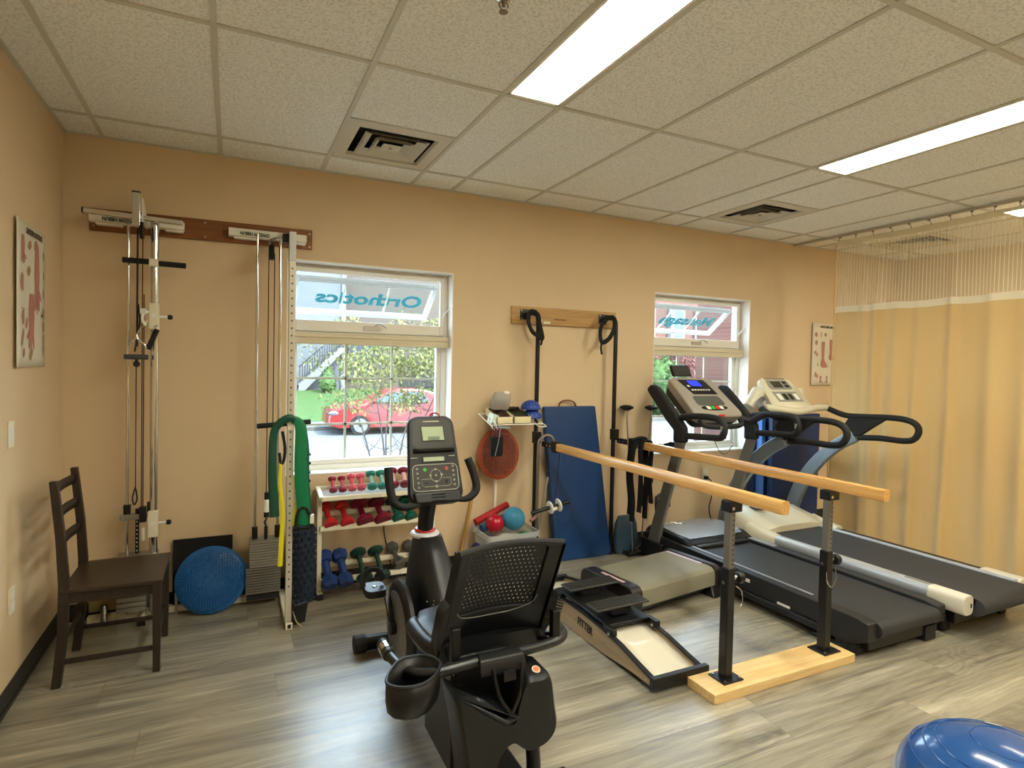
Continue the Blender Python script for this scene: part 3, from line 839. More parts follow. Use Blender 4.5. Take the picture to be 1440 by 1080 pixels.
g = G(); g.cyl((.225,-.13,.03), (.225,-.13,.12), .018); build('stack_post', g, chrome, t)
# base rails
g = G(); g.box((.135,-.09,.004), (1.20,-.045,.042)); build('base_rail', g, ivory, t, bevel=.003)
g = G(); g.box((.40,-.20,.004), (.435,-.09,.04)); f_ = build('base_foot', g, ivory, t, bevel=.003)
g = G(); g.box((.398,-.215,.0), (.437,-.198,.043)); build('foot_cap', g, rubber, f_)
g = G(); g.box((1.165,-.59,.004), (1.203,-.09,.042)); f_ = build('base_foot', g, ivory, t, bevel=.002)
g = G(); g.box((1.175,-.5912,.012), (1.193,-.5895,.034)); build('foot_opening', g, black, f_)
# tower two
for x in (1.015, 1.148):
    g = G(); g.cyl((x,-.13,.05), (x,-.13,2.32), .0085); build('guide_rod', g, chrome, t)
for x, z0 in ((1.078, .40), (1.112, .6)):
    g = G(); g.cyl((x,-.17,z0), (x,-.17,2.20), .0032, n=6); build('cable', g, MATS['dark_red_cable'], t)
g = G(); g.tube([(1.145,-.085,2.31),(1.11,-.12,2.30),(1.09,-.17,2.27),(1.088,-.19,2.20)], .017, n=8, flat=(1,.6)); build('pulley_bracket', g, steel, t)
g = G(); g.cyl((1.088,-.17,2.22), (1.104,-.17,2.22), .055, n=24); g.boxc((1.092,-.2,2.20), (.03,.05,.09)); build('pulley_wheel', g, black, t, bevel=.005)
pc = M('cream_perforated_post', 'cfcbbb', .35, metal=.3)
g = G(); g.box((1.163,-.578,.042), (1.197,-.545,2.26)); fp = build('front_column', g, pc, t, bevel=.003)
g = G(); g.box((1.161,-.582,2.10), (1.199,-.541,2.262)); build('column_sleeve', g, steel, fp, bevel=.002)
for k in range(44):
    z = .25+k*.042
    g = G(); g.cyl((1.180,-.5795,z), (1.180,-.5785,z), .0055, n=8); build('column_hole', g, M('punched_hole', '5d5a50', .6), fp)
g = G(); g.bar((1.18,-.55,2.235), (1.18,-.08,2.335), .03, .035); build('top_arm', g, ivory, t, bevel=.003)
g = G(); g.boxc((1.150,-.50,2.235), (.036,.05,.05)); build('arm_block', g, black, t, bevel=.003)
g = G(); g.cyl((1.005,-.53,1.165), (1.295,-.53,1.185), .0145, n=14); g2 = g; build('push_bar', g2, blacks, t, bevel=.004)
g = G(); g.boxc((1.18,-.565,1.17), (.036,.05,.05)); build('bar_clamp', g, ivory, t, bevel=.003)
for k in range(20):
    z = .085+k*.0165
    lo_ = k < 10
    g = G(); g.box(((.965 if lo_ else .985), -.19, z), (1.165 if lo_ else 1.155, -.07, z+.0135)); build('weight_plate', g, platem if lo_ else platel, t, bevel=.001)
g = G(); g.box((.97,-.18,.042), (1.16,-.08,.075)); build('stack_base', g, rubber, t)
for x in (1.015, 1.148):
    g = G(); g.cyl((x,-.13,.415), (x,-.13,.49), .017); build('slide_bushing', g, black, t)
g = G(); g.cyl((1.078,-.17,.42), (1.078,-.17,.50), .010); g.tube([(1.078,-.17,.50),(1.068,-.18,.53),(1.085,-.18,.55)], .004, n=6); build('cable_clip', g, black, t)
g = G()
g.boxc((1.245,-.575,.085), (.075,.02,.13), (.25,.0,.45)); g.box((1.197,-.585,.03), (1.215,-.555,.16)); pd = build('foot_pedal', g, rubber, t, bevel=.006)
g = G(); g.tube([(1.205,-.59,.11),(1.222,-.60,.05),(1.25,-.60,.015)], .005, n=6); build('pedal_wire', g, chrome, pd)

# handles hanging on tower one
t = thing('stirrup_handle', 'chrome stirrup pull handle with grey grip hanging on the left pulley column', 'handle', (.39, -.235, 1.52))
g = G(); P_ = [(.348,-.235,1.545),(.350,-.235,1.605),(.385,-.235,1.64),(.391,-.235,1.665),(.397,-.235,1.64),(.432,-.235,1.605),(.434,-.235,1.545)]
g.tube(P_, .0048, n=8, sub=4); build('wire_frame', g, chrome, t)
g = G(); g.cyl((.330,-.235,1.54), (.447,-.235,1.54), .0145); build('grip', g, M('dark_grey_grip', '44464a', .6), t, bevel=.003)
g = G(); g.tube([(.39,-.23,1.66),(.40,-.225,1.69),(.425,-.22,1.72),(.44,-.21,1.745)], .003, n=6); build('carabiner', g, chrome, t)
t = thing('pull_handle', 'short black foam pull handle hanging tilted on the left pulley column', 'handle', (.46, -.20, 1.60))
g = G(); g.cyl((.443,-.215,1.585), (.487,-.215,1.70), .0145); build('grip', g, blacks, t, bevel=.003)
g = G(); g.tube([(.487,-.215,1.70),(.485,-.21,1.725),(.47,-.2,1.715)], .003, n=6); build('handle_ring', g, chrome, t)
t = thing('cable_stop', 'black ball stop and clip at the end of the left pulley cable', 'cable stop', (.386, -.2, 1.45))
g = G(); g.ell((.386,-.2,1.50), .018); g.cyl((.386,-.2,1.515), (.386,-.2,1.53), .008); build('stop_ball', g, black, t)
g = G(); g.tube([(.384,-.2,.80),(.370,-.2,.74),(.378,-.2,.70),(.392,-.2,.73),(.386,-.2,.79)], .0045, n=6, closed=False); build('snap_clip', g, black, t)

# bands draped over the push bar of the front column
def ribbon(name, label, pts, w, mat, up, grp=None):
    g = G(); P = [Vector(p) for p in pts]
    g.tube(P, w/2, n=8, flat=(1, .10), up=up, sub=8)
    return single(name, g, mat, label, 'exercise band', grp)
gband = M('green_latex_band', '0b7a50', .45); yband = M('yellow_latex_band', 'e6e01f', .45); dgband = M('dark_green_band', '13503f', .5)
t = thing('exercise_band', 'wide green exercise band draped over the push bar of the right pulley column', 'exercise band', (1.2, -.56, .6))
g = G()
g.tube([(1.185,-.60,1.20),(1.215,-.60,1.195),(1.235,-.60,1.14),(1.235,-.60,1.0),(1.24,-.60,.85),(1.262,-.60,.60)], [.018,.025,.032,.034,.036,.036], n=10, flat=(1,.22), up=(0,1,0)); build('front_strip', g, gband, t)
g = G(); g.tube([(1.25,-.59,1.17),(1.262,-.588,1.05),(1.265,-.585,.85),(1.285,-.585,.61)], [.012,.018,.02,.022], n=8, flat=(1,.3), up=(0,1,0)); build('rear_strip', g, dgband, t)
g = G(); g.tube([(1.21,-.61,.60),(1.225,-.61,.69),(1.27,-.61,.695),(1.30,-.61,.60),(1.25,-.61,.59),(1.21,-.61,.60)], .009, n=6, sub=2); build('band_handle', g, blacks, t)
g = G(); g.boxc((1.298,-.61,.635), (.022,.02,.05)); build('handle_tab', g, whitepl, t)
t = thing('exercise_band', 'dark green tubular band hanging in a long loop left of the column', 'exercise band', (1.13, -.6, .6))
g = G(); g.tube([(1.20,-.61,1.205),(1.165,-.615,1.215),(1.12,-.60,1.185),(1.092,-.59,1.13),(1.085,-.59,1.0),(1.088,-.59,.85),(1.10,-.59,.66)], [.018,.022,.022,.021,.022,.024,.026], n=10, flat=(1,.45), up=(0,1,0)); build('band_loop', g, dgband, t)
g = G(); g.tube([(1.135,-.60,1.14),(1.15,-.60,1.05),(1.145,-.60,.98),(1.13,-.60,.96),(1.12,-.60,1.02)], .009, n=6, sub=3); build('black_loop', g, blacks, t)
g = G(); g.cyl((1.058,-.58,.66), (1.06,-.58,.80), .014); build('hanging_grip', g, blacks, t); g = G(); g.cyl((1.058,-.58,.69), (1.06,-.58,.76), .016); build('grip_sleeve', g, whitepl, t)
t = thing('exercise_band', 'bright yellow exercise band hanging behind the green ones on the column', 'exercise band', (1.15, -.6, .5))
g = G(); g.tube([(1.13,-.605,.97),(1.125,-.605,.85),(1.14,-.605,.70),(1.135,-.605,.50),(1.13,-.605,.38)], [.006,.010,.010,.013,.013], n=8, flat=(1,.3), up=(0,1,0)); build('band_strip', g, yband, t)
g = G(); g.tube([(1.20,-.585,.88),(1.225,-.585,.75),(1.215,-.585,.68),(1.20,-.585,.60)], [.004,.012,.014,.010], n=8, flat=(1,.3), up=(0,1,0)); build('rear_strip', g, yband, t)

# knobbed foam rollers
navy = M('navy_textured_foam', '1f2a3d', .65)
def roller(name, label, x, y, r, h, nr, na, ks):
    t = thing(name, label, 'foam roller', (x, y, 0))
    g = G(); g.cyl((x,y,0), (x,y,h), r, n=24); 
    for j in range(nr):
        z = (j+.5)*h/nr
        for k in range(na):
            a = 2*PI*(k+.5*(j%2))/na
            d = Vector((math.cos(a), math.sin(a), 0)); c = Vector((x,y,z)) + d*r
            w = Vector((-d.y, d.x, 0)); s = ks
            b0 = [c - w*s - Vector((0,0,s*.8)), c + w*s - Vector((0,0,s*.8)), c + w*s + Vector((0,0,s*.8)), c - w*s + Vector((0,0,s*.8))]
            t0 = [p + d*s*.8 + (c-p)*.35 for p in b0]
            g.add(b0+t0, [(4,5,6,7),(0,1,5,4),(1,2,6,5),(2,3,7,6),(3,0,4,7)])
    build('textured_foam', g, navy, t, smooth=False)
    g = G(); g.lathe([(r*.45,0),(r*.95,0),(r*.95,.004),(r*.45,.004)], (x,y,h), n=24); build('end_ring', g, black, t)
roller('foam_roller', 'thick navy knobbed foam roller standing between the column and the dumbbell rack', 1.30, -.17, .072, .47, 12, 12, .014)
roller('foam_roller', 'slimmer navy knobbed roller standing taller behind the thick one', 1.318, -.045, .030, .95, 16, 6, .012)

# wobble cushion on its black board
t = thing('black_board', 'flat black board leaning on the wall behind the blue cushion', 'board', (.72, -.03, 0))
g = G(); g.hexa([(.56,-.07,.043),(.89,-.07,.043),(.89,-.055,.043),(.56,-.055,.043)], [(.56,-.03,.425),(.89,-.03,.425),(.89,-.015,.425),(.56,-.015,.425)])
build('board_panel', g, M('matte_black_board', '0c0c0d', .8), t)
g = G(); g.box((.575,-.10,.0), (.59,-.075,.12)); build('board_foot', g, steel, t)
bluec = M('blue_vinyl_cushion', '1d5c9a', .35)
t = thing('balance_cushion', 'round blue bumpy balance cushion leaning on the black board', 'balance cushion', (.775, -.16, 0))
tilt = Matrix.Translation((.775, -.16, .200)) @ Matrix.Rotation(math.radians(12), 4, 'X').inverted()
# local: disc axis along -y
g = G(); R_ = .198
g.lathe([(.02,-.034),(.10,-.032),(.16,-.024),(.185,-.012),(R_,0),(.185,.012),(.16,.024),(.08,.032),(.02,.034)], (0,0,0), axis=(0,-1,0), n=48)
for i in range(-12, 13):
    for j in range(-12, 13):
        x, z = i*.0148, j*.0148
        rr = math.hypot(x, z)
        if rr > .178: continue
        y = -(.032 - max(0, rr-.08)**2*1.1)
        s = .0052
        g.add([(x-s,y,z-s),(x+s,y,z-s),(x+s,y,z+s),(x-s,y,z+s),(x-s*.4,y-.005,z-s*.4),(x+s*.4,y-.005,z-s*.4),(x+s*.4,y-.005,z+s*.4),(x-s*.4,y-.005,z+s*.4)], [(4,5,6,7),(0,1,5,4),(1,2,6,5),(2,3,7,6),(3,0,4,7)])
g.xf(tilt); build('bumpy_cushion', g, bluec, t, ang=35)
g = G(); g.cyl((0,0,.195), (0,0,.205), .006); g.xf(tilt @ Matrix.Rotation(1.2, 4, 'Y')); build('air_valve', g, bluec, t)

# anatomy posters
paper = M('poster_paper', 'ded8c4', .6); pinkp = M('poster_muscle_print', 'b98074', .7); dkp = M('poster_dark_print', '6a5d4c', .7); browp = M('poster_tan_print', 'a58a68', .7)
def poster(label, place, w, h, title, shapes, cat='poster'):
    # place: function (u across, v up, out) -> point
    t = thing('anatomy_poster', label, cat, place(w/2, 0, 0))
    g = G(); g.grid(lambda u, v: place(w*u, h*v, .003 + .006*math.sin(u*5+1)**2 + .006*(1-u)**6), 12, 12)
    build('poster_sheet', g, paper, t, solid=.0006)
    for poly, mt in shapes:
        g = G(); n_ = len(poly)
        def P3(u, v): return place(w*u, h*v, .0052 + .006*math.sin(u*5+1)**2 + .006*(1-u)**6)
        pts = [P3(u, v) for u, v in poly]
        c = P3(sum(u for u, v in poly)/n_, sum(v for u, v in poly)/n_)
        g.add(pts+[c], [(i, (i+1) % n_, n_) for i in range(n_)])
        build('poster_print', g, mt, t, smooth=False, recalc=False)
    return t
def blob(cu, cv, ru, rv, rot=0, n=10, seed=0, jag=.25):
    r = random.Random(seed); out = []
    for k in range(n):
        a = 2*PI*k/n; s = 1 + r.uniform(-jag, jag)
        x, y = ru*math.cos(a)*s, rv*math.sin(a)*s
        out.append((cu + x*math.cos(rot)-y*math.sin(rot), cv + x*math.sin(rot)+y*math.cos(rot)))
    return out
def arm(cu, cv, L, w, flip=1, wq=1):
    # forearm with splayed fingers
    p = [(-w*.8, L/2), (w*.8, L/2), (w*1.1, L*.15), (w*.9, -L*.12), (w*2.2, -L*.28), (w*1.9, -L*.33), (w*1.05, -L*.24),
         (w*1.1, -L*.48), (w*.7, -L*.49), (w*.6, -L*.30), (w*.2, -L*.54), (-w*.15, -L*.54), (-w*.1, -L*.30), (-w*.7, -L*.50), (-w*.95, -L*.47), (-w*.7, -L*.2), (-w*.9, L*.1)]
    return [(cu + x*flip, cv + y) for x, y in p]
def foot(cu, cv, L, w, flip=1):
    p = [(-w, L*.5), (w*.9, L*.5), (w*.8, L*.05), (w*.7, -L*.15), (w*1.2, -L*.25), (w*2.6, -L*.42), (w*2.5, -L*.5), (-w*.4, -L*.5), (-w*1.3, -L*.42), (-w*1.2, -L*.28), (-w*.7, -L*.12), (-w*.9, L*.1)]
    return [(cu + x*flip, cv + y) for x, y in p]
S = [(arm(.66,.62,.44,.07), pinkp), (arm(.52,.32,.40,.075,-1), pinkp), (arm(.2,.81,.19,.07), pinkp), (blob(.17,.58,.07,.06,0,8,1), pinkp), (blob(.43,.68,.045,.04,0,8,2), browp)]
S += [(blob(a, b_, .06, .035, .5, 7, k), browp if k % 2 else pinkp) for k, (a, b_) in enumerate(((.2,.36),(.22,.33),(.2,.22),(.18,.18),(.24,.10),(.5,.09),(.35,.30),(.62,.88),(.66,.85),(.45,.86)))]
S += [(blob(.9, v_, .03, .045, 0, 7, k+30), browp) for k, v_ in enumerate((.83,.68,.55,.40,.30,.20,.12))]
S += [([(.12,.405),(.3,.405),(.3,.402),(.12,.402)], dkp), ([(.78,.37),(.88,.37),(.83,.40)], dkp)]
pt = poster('anatomy poster of hands and forearms on the left wall', lambda u, v, o: Vector((.0015+o, -.832+u, 1.482+v)), .47, .665, '', S)
text_mesh('poster_title', 'HAND & WRIST', .036, dkp, pt, (.012, -.68, 2.112), (0, 1, 0), (0, 0, 1), sx=.95, bold=.001)
S = [(foot(.36,.50,.42,.055), pinkp), (foot(.60,.58,.34,.05), pinkp), (blob(.28,.82,.018,.055,0,8,3), browp), (blob(.42,.83,.05,.03,0,8,4), browp)]
S += [(blob(a, b_, .045, .028, .6, 6, k+9), pinkp if k % 2 else browp) for k, (a, b_) in enumerate(((.1,.83),(.12,.81),(.12,.70),(.13,.67),(.1,.53),(.16,.50),(.13,.17),(.18,.15)))]
S += [(foot(.30,.1,.11,.03), pinkp), (foot(.5,.1,.11,.02,-1), pinkp), (foot(.12,.18,.07,.025), browp), ([(.18,.31),(.2,.31),(.2,.36),(.18,.36)], dkp)]
pt = poster('anatomy poster of feet and ankles on the back wall beside the curtain', lambda u, v, o: Vector((6.27+u, -.0015-o, 1.395+v)), .50, .64, '', S)
text_mesh('poster_title', 'FOOT AND ANKLE', .032, dkp, pt, (6.39, -.013, 2.00), (1, 0, 0), (0, 0, 1), sx=.85, bold=.001)
# ------------------------------------------------------------------ dumbbell rack and dumbbells
t = thing('dumbbell_rack', 'cream metal three-tier dumbbell rack under the first window', 'rack', (1.8, -.16, 0))
RX0, RX1 = 1.405, 2.185
for x in (RX0, RX1):
    g = G(); g.bar((x,-.13,.03), (x,-.13,.665), .03, .03, up=(0,1,0)); build('upright', g, ivory, t, bevel=.003)
    g = G(); g.bar((x,-.02,.017), (x,-.30 if x > 2 else -.22,.017), .035, .034); ft = build('rack_foot', g, ivory, t, bevel=.003)
    ye = -.30 if x > 2 else -.22
    g = G(); g.boxc((x, ye-.004, .017), (.038, .012, .037)); build('foot_cap', g, rubber, ft)
    g = G(); g.bar((x,-.22,.655), (x,-.03,.69), .028, .022); build('top_bracket', g, ivory, t, bevel=.002)
g = G(); g.box((RX0,-.235,.640), (RX1,-.21,.668)); g.box((RX0,-.05,.672), (RX1,-.03,.70)); build('top_rail', g, ivory, t, bevel=.002)
g = G(); g.hexa([(RX0+.015,-.21,.648),(RX1-.015,-.21,.648),(RX1-.015,-.05,.675),(RX0+.015,-.05,.675)], [(RX0+.015,-.21,.652),(RX1-.015,-.21,.652),(RX1-.015,-.05,.679),(RX0+.015,-.05,.679)]); build('top_tray', g, M('grey_mesh_tray', 'a8a69c', .6), t)
for z, y in ((.445,-.16),(.52,-.06),(.10,-.17),(.175,-.07)):
    g = G(); g.bar((RX0,y,z), (RX1,y,z), .025, .032); build('shelf_rail', g, ivory, t, bevel=.002)

def dbmat(n, c): return M('vinyl_'+n, c, .38)
pinkred = dbmat('pink', 'c8586c'); darkred = dbmat('dark_red', '8e1f38'); salmon = dbmat('salmon', 'd9596b'); tealv = dbmat('teal', '1f7f76'); tealh = dbmat('light_teal', '8cc9bf')
maroon = dbmat('maroon', '7a1430'); pinkh = dbmat('light_pink', 'e9b6bf'); redv = dbmat('red', 'c8262e'); greenv = dbmat('green', '0c5a4c'); bluev = dbmat('blue', '1d3a78'); dkgreen = dbmat('dark_green', '143a33'); ironm = M('grey_iron', '5b5a55', .5, metal=.4)
protos = {}
def dumbbell_proto(key, L, rh, rb, hexa, headm, barm, lh):
    if key in protos: return dup(protos[key])
    t = thing('dumbbell', '', 'dumbbell', (0,0,0), None)
    n_ = 6 if hexa else 24
    g = G(); g.lathe([(rb,-L/2+lh*.6),(rb*1.05,-L/4),(rb,0),(rb*1.05,L/4),(rb,L/2-lh*.6)], n=16); build('handle', g, barm, t, local=True)
    for s in (-1, 1):
        z0 = s*(L/2-lh); z1 = s*L/2
        g = G(); g.lathe([(rb*1.1, z0-s*.006), (rh*.85, z0), (rh, z0+s*lh*.25), (rh, z1-s*lh*.2), (rh*.85, z1)], n=n_); build('weight_head', g, headm, t, local=True, ang=40 if not hexa else 25)
    protos[key] = t
    return t
def bell(key, far, near, label, grp, L, rh, rb, hexa, headm, barm, lh):
    t = dumbbell_proto(key, L, rh, rb, hexa, headm, barm, lh)
    a, b_ = Vector(far), Vector(near); d = (a-b_).normalized()
    t.location = (a+b_)/2; t.rotation_mode = 'XYZ'
    t.rotation_euler = d.to_track_quat('Z', 'Y').to_euler()
    t['label'] = label; t['group'] = grp
GT, GM_, GB = 'small dumbbells on the top shelf', 'dumbbells on the middle shelf', 'large dumbbells on the bottom shelf'
TOP = [
 (1.487, 'pinkred', 'pink and dark red dumbbell at the left end of the top shelf', .105,.026,.012,False,darkred,pinkred,.022),
 (1.548, 'pinkred', 'pink and dark red dumbbell second from the left on the top shelf', .105,.026,.012,False,darkred,pinkred,.022),
 (1.610, 'salmon', 'salmon hexagonal dumbbell touching the pink and dark red pair', .115,.030,.014,True,salmon,salmon,.028),
 (1.672, 'salmon', 'salmon hexagonal dumbbell touching the small teal pair', .115,.030,.014,True,salmon,salmon,.028),
 (1.742, 'teal_s', 'small teal dumbbell on the top shelf beside the salmon pair', .125,.033,.014,False,tealv,tealh,.028),
 (1.812, 'teal_s', 'small teal dumbbell on the top shelf beside the maroon ones', .125,.033,.014,False,tealv,tealh,.028),
 (1.890, 'maroon_s', 'small maroon dumbbell with light pink handle beside the small teal pair', .135,.036,.015,False,maroon,pinkh,.03),
 (1.968, 'maroon_s', 'small maroon dumbbell with light pink handle in the middle of the three', .135,.036,.015,False,maroon,pinkh,.03),
 (2.046, 'maroon_s', 'small maroon dumbbell furthest right on the top shelf', .135,.036,.015,False,maroon,pinkh,.03)]
for x, key, lab, L, rh, rb, hx, hm, bm_, lh in TOP:
    a = math.radians(50); cy0 = -.135
    hz = L/2*math.sin(a); hy = L/2*math.cos(a)
    zc = .665 + rh*math.cos(a) + hz + .004
    bell(key, (x, cy0+hy, zc+hz), (x, cy0-hy, zc-hz), lab, GT, L, rh, rb, hx, hm, bm_, lh)
MID = [
 (1.463, 'red', 'bright red dumbbell at the left end of the middle shelf', .175,.045,.017,False,redv,redv,.035),
 (1.568, 'red', 'bright red dumbbell beside the maroon pair on the middle shelf', .175,.045,.017,False,redv,redv,.035),
 (1.685, 'maroon', 'large maroon dumbbell beside the red pair on the middle shelf', .18,.058,.019,False,maroon,maroon,.038),
 (1.806, 'maroon', 'large maroon dumbbell beside the green ones on the middle shelf', .18,.058,.019,False,maroon,maroon,.038),
 (1.913, 'green', 'green dumbbell beside the maroon pair on the middle shelf', .18,.043,.017,False,greenv,greenv,.036),
 (2.003, 'green', 'green dumbbell left of the exercise bike mast on the middle shelf', .18,.043,.017,False,greenv,greenv,.036),
 (2.080, 'green', 'green dumbbell partly hidden by the exercise bike mast', .18,.036,.017,False,greenv,greenv,.036) if 0 else
 (2.098, 'green', 'green dumbbell at the right end of the middle shelf behind the bike mast', .18,.043,.017,False,greenv,greenv,.036)]
for x, key, lab, L, rh, rb, hx, hm, bm_, lh in MID:
    a = math.radians(38)
    zc = .505+.012; yc = -.11
    bell(key, (x-.012, yc+L/2*math.cos(a), zc+L/2*math.sin(a)), (x+.014, yc-L/2*math.cos(a), zc-L/2*math.sin(a)), lab, GM_, L, rh, rb, hx, hm, bm_, lh)
BOT = [
 (1.455, 'blue', 'blue hexagonal dumbbell at the left end of the bottom shelf', .25,.052,.026,True,bluev,bluev,.07),
 (1.555, 'blue', 'blue hexagonal dumbbell next to the dark green ones on the bottom shelf', .25,.052,.026,True,bluev,bluev,.07),
 (1.680, 'dkgreen', 'dark green round dumbbell beside the blue pair on the bottom shelf', .22,.055,.016,False,dkgreen,dkgreen,.035),
 (1.800, 'dkgreen', 'dark green round dumbbell behind the bike pedal on the bottom shelf', .22,.055,.016,False,dkgreen,dkgreen,.035),
 (1.925, 'iron', 'grey iron hexagonal dumbbell behind the bike pedal strap', .20,.045,.016,True,ironm,ironm,.06),
 (2.040, 'iron', 'grey iron hexagonal dumbbell furthest right on the bottom shelf', .20,.045,.016,True,ironm,ironm,.06)]
for x, key, lab, L, rh, rb, hx, hm, bm_, lh in BOT:
    a = math.radians(44)
    zc = .168; yc = -.145
    if key == 'iron': a = math.radians(30); zc = .195; yc = -.11
    bell(key, (x-.012, yc+L/2*math.cos(a), zc+L/2*math.sin(a)), (x+.012, yc-L/2*math.cos(a), zc-L/2*math.sin(a)), lab, GB, L, rh, rb, hx, hm, bm_, lh)

# small yellow and black torch on the floor by the rack
t = thing('small_torch', 'small black and yellow torch lying on the floor right of the dumbbell rack', 'torch', (2.40,-.07,0))
g = G(); g.cyl((2.36,-.08,.024), (2.405,-.07,.024), .022); build('torch_body', g, black, t)
g = G(); g.cyl((2.405,-.07,.024), (2.45,-.06,.022), .018, .012); build('torch_tip', g, M('yellow_plastic', 'd9b93c', .4), t)

# wooden stick leaning on the wall
g = G(); g.tube([(2.385,-.12,.008),(2.60,-.02,.92)], .014, n=12, smooth=False)
single('wooden_stick', g, wood('pale_stick_wood', 'b98d4c', 'a37a3d', .5, axis=2, scale=2), 'long pale wooden stick leaning on the wall right of the dumbbell rack', 'stick')

# ------------------------------------------------------------------ wire stand with its things
wire = M('white_coated_wire', 'e9e6dc', .4)
t = thing('wire_stand', 'white post stand with a small wire basket shelf against the wall', 'stand', (2.72, -.06, 0))
g = G(); g.cyl((2.705,-.055,.0), (2.705,-.055,1.16), .012); build('stand_pole', g, whitep, t)
g = G(); g.boxc((2.705,-.055,.01), (.30,.09,.02)); build('stand_base', g, whitep, t, bevel=.004)
g = G(); x0, x1, y0, y1, z = 2.56, 2.99, -.27, -.045, 1.105
for q in ([(x0,y0,z),(x1,y0,z),(x1,y1,z),(x0,y1,z)],):
    for i in range(4): g.cyl(q[i], q[(i+1)%4], .004, n=6)
for k in range(9): x = x0+(x1-x0)*k/8; g.cyl((x,y0,z), (x,y1,z), .0025, n=6)
g.tube([(x1-.06,y0,z),(x1-.06,y0-.05,z+.0),(x1-.0,y0-.05,z+.0),(x1,y0,z)], .004, n=6, sub=2)
for v in g.v: v.z += (v.y-y0)*.28
build('wire_shelf', g, wire, t)
for dx in (0, .035):
    g = G(); g.tube([(x0+.01+dx,y0+.02,z+.04),(x0-.02+dx,y0-.01,z+.05),(x0-.01+dx,y0-.03,z+.0),(x0+.015+dx,y0-.03,z-.03)], .0045, n=6); build('wire_hook', g, wire, t)
def open_box(name, label, x0, x1, y0, y1, z0, h, mt, fill, grp=None):
    t = thing(name, label, 'box', ((x0+x1)/2, (y0+y1)/2, z0))
    g = G(); w = .004
    g.box((x0,y0,z0), (x1,y1,z0+w)); g.box((x0,y0,z0), (x0+w,y1,z0+h)); g.box((x1-w,y0,z0), (x1,y1,z0+h)); g.box((x0,y0,z0), (x1,y0+w,z0+h)); g.box((x0,y1-w,z0), (x1,y1,z0+h))
    for v in g.v: v.z += (v.y-y0+.01)*.28
    build('box_carton', g, mt, t, smooth=False)
    g = G()
    rg = random.Random(int(x0*100))
    nx, ny = 8, 7
    hs = [[rg.uniform(-.012,.014) for _ in range(nx+1)] for _ in range(ny+1)]
    g.grid(lambda u, v: (x0+w+(x1-x0-2*w)*u, y0+w+(y1-y0-2*w)*v, z0+h*.85+hs[int(v*ny)][int(u*nx)]), nx, ny)
    for q in g.v: q.z += (q.y-y0+.01)*.28
    build('box_contents', g, fill, t)
card = M('cream_carton', 'e6dcb4', .6)
open_box('open_carton', 'left open cream carton of dark brown pieces on the wire shelf', 2.615, 2.745, -.26, -.05, 1.107, .05, card, M('dark_brown_pieces', '3a2616', .6, var=.5, vscale=60))
open_box('open_carton', 'right open cream carton of dark green pieces on the wire shelf', 2.755, 2.895, -.26, -.05, 1.107, .05, card, M('dark_green_pieces', '26301c', .6, var=.5, vscale=60))
g = G(); g.boxc((2.60,-.22,1.145), (.05,.07,.07), (0,.3,.2)); single('small_white_pack', g, M('pale_green_pack', 'cfe0d2', .5), 'small pale green and white pack at the left end of the wire shelf', 'pack', bevel=.006)
g = G(); g.boxc((2.66,-.285,1.088), (.10,.02,.016), (0,.12,0)); single('small_grey_tool', g, M('grey_blue_plastic', '8c979c', .4), 'small grey tool with black tip hanging under the wire shelf edge', 'tool', bevel=.003)
# clear bag
bagm = M('cloudy_plastic_bag', 'a9a49a', .25, alpha=.55, trans=.0)
t = thing('plastic_bag', 'cloudy plastic bag holding grey and red things on top of the cartons', 'bag', (2.70,-.12,1.18))
g = G(); g.loft([[(2.70+a*sx+dx, -.12+b_*sy, z) for a, b_ in rrect(1,1,.3,3)] for sx, sy, dx, z in ((.13,.07,0,1.205),(.15,.08,0,1.235),(.15,.06,.01,1.29),(.12,.03,.02,1.335))]); build('bag_film', g, bagm, t)
g = G(); g.ell((2.705,-.12,1.275), (.05,.03,.045)); build('grey_item', g, M('grey_cloth_item', '8f9490', .7), t)
g = G(); g.ell((2.72,-.12,1.225), (.045,.03,.018)); build('red_item', g, M('dull_red_item', '8a3a34', .7), t)
g = G(); g.ell((2.75,-.125,1.328), (.028,.018,.014)); build('white_tag', g, whitepl, t)
g = G(); g.boxc((2.80,-.10,1.212), (.11,.07,.022), (0,0,.2)); single('dark_case', g, M('dark_maroon_case', '2e1c1c', .5), 'small dark case lying on the right carton beside the plastic bag', 'case', bevel=.008)
# blue domes
domeb = M('blue_dome_rubber', '1f3f94', .45)
for z, dx, lab in ((1.14, .012, 'lower blue rubber half dome on the right end of the wire shelf'), (1.207, 0, 'upper blue rubber half dome stacked on the lower one')):
    c = (2.935+dx, -.17, z)
    t = thing('half_dome', lab, 'balance dome', c)
    g = G(); prof = [(.075,0),(.077,.006)] + [(.075*math.cos(a), .008+.062*math.sin(a)) for a in [k*PI/2/8 for k in range(8)]] + [(.004,.070)]
    g.lathe(prof, c, n=28); build('dome_shell', g, domeb, t)
    g = G()
    for k in range(14):
        a = 2*PI*k/14; b_ = .5
        for b_ in (.25, .65): g.ell((c[0]+.075*math.cos(b_)*math.cos(a+b_), c[1]+.075*math.cos(b_)*math.sin(a+b_), c[2]+.008+.062*math.sin(b_)), .004, n=6, m=4)
    build('dome_knob', g, M('light_blue_knob', '5f82c8', .4), t)
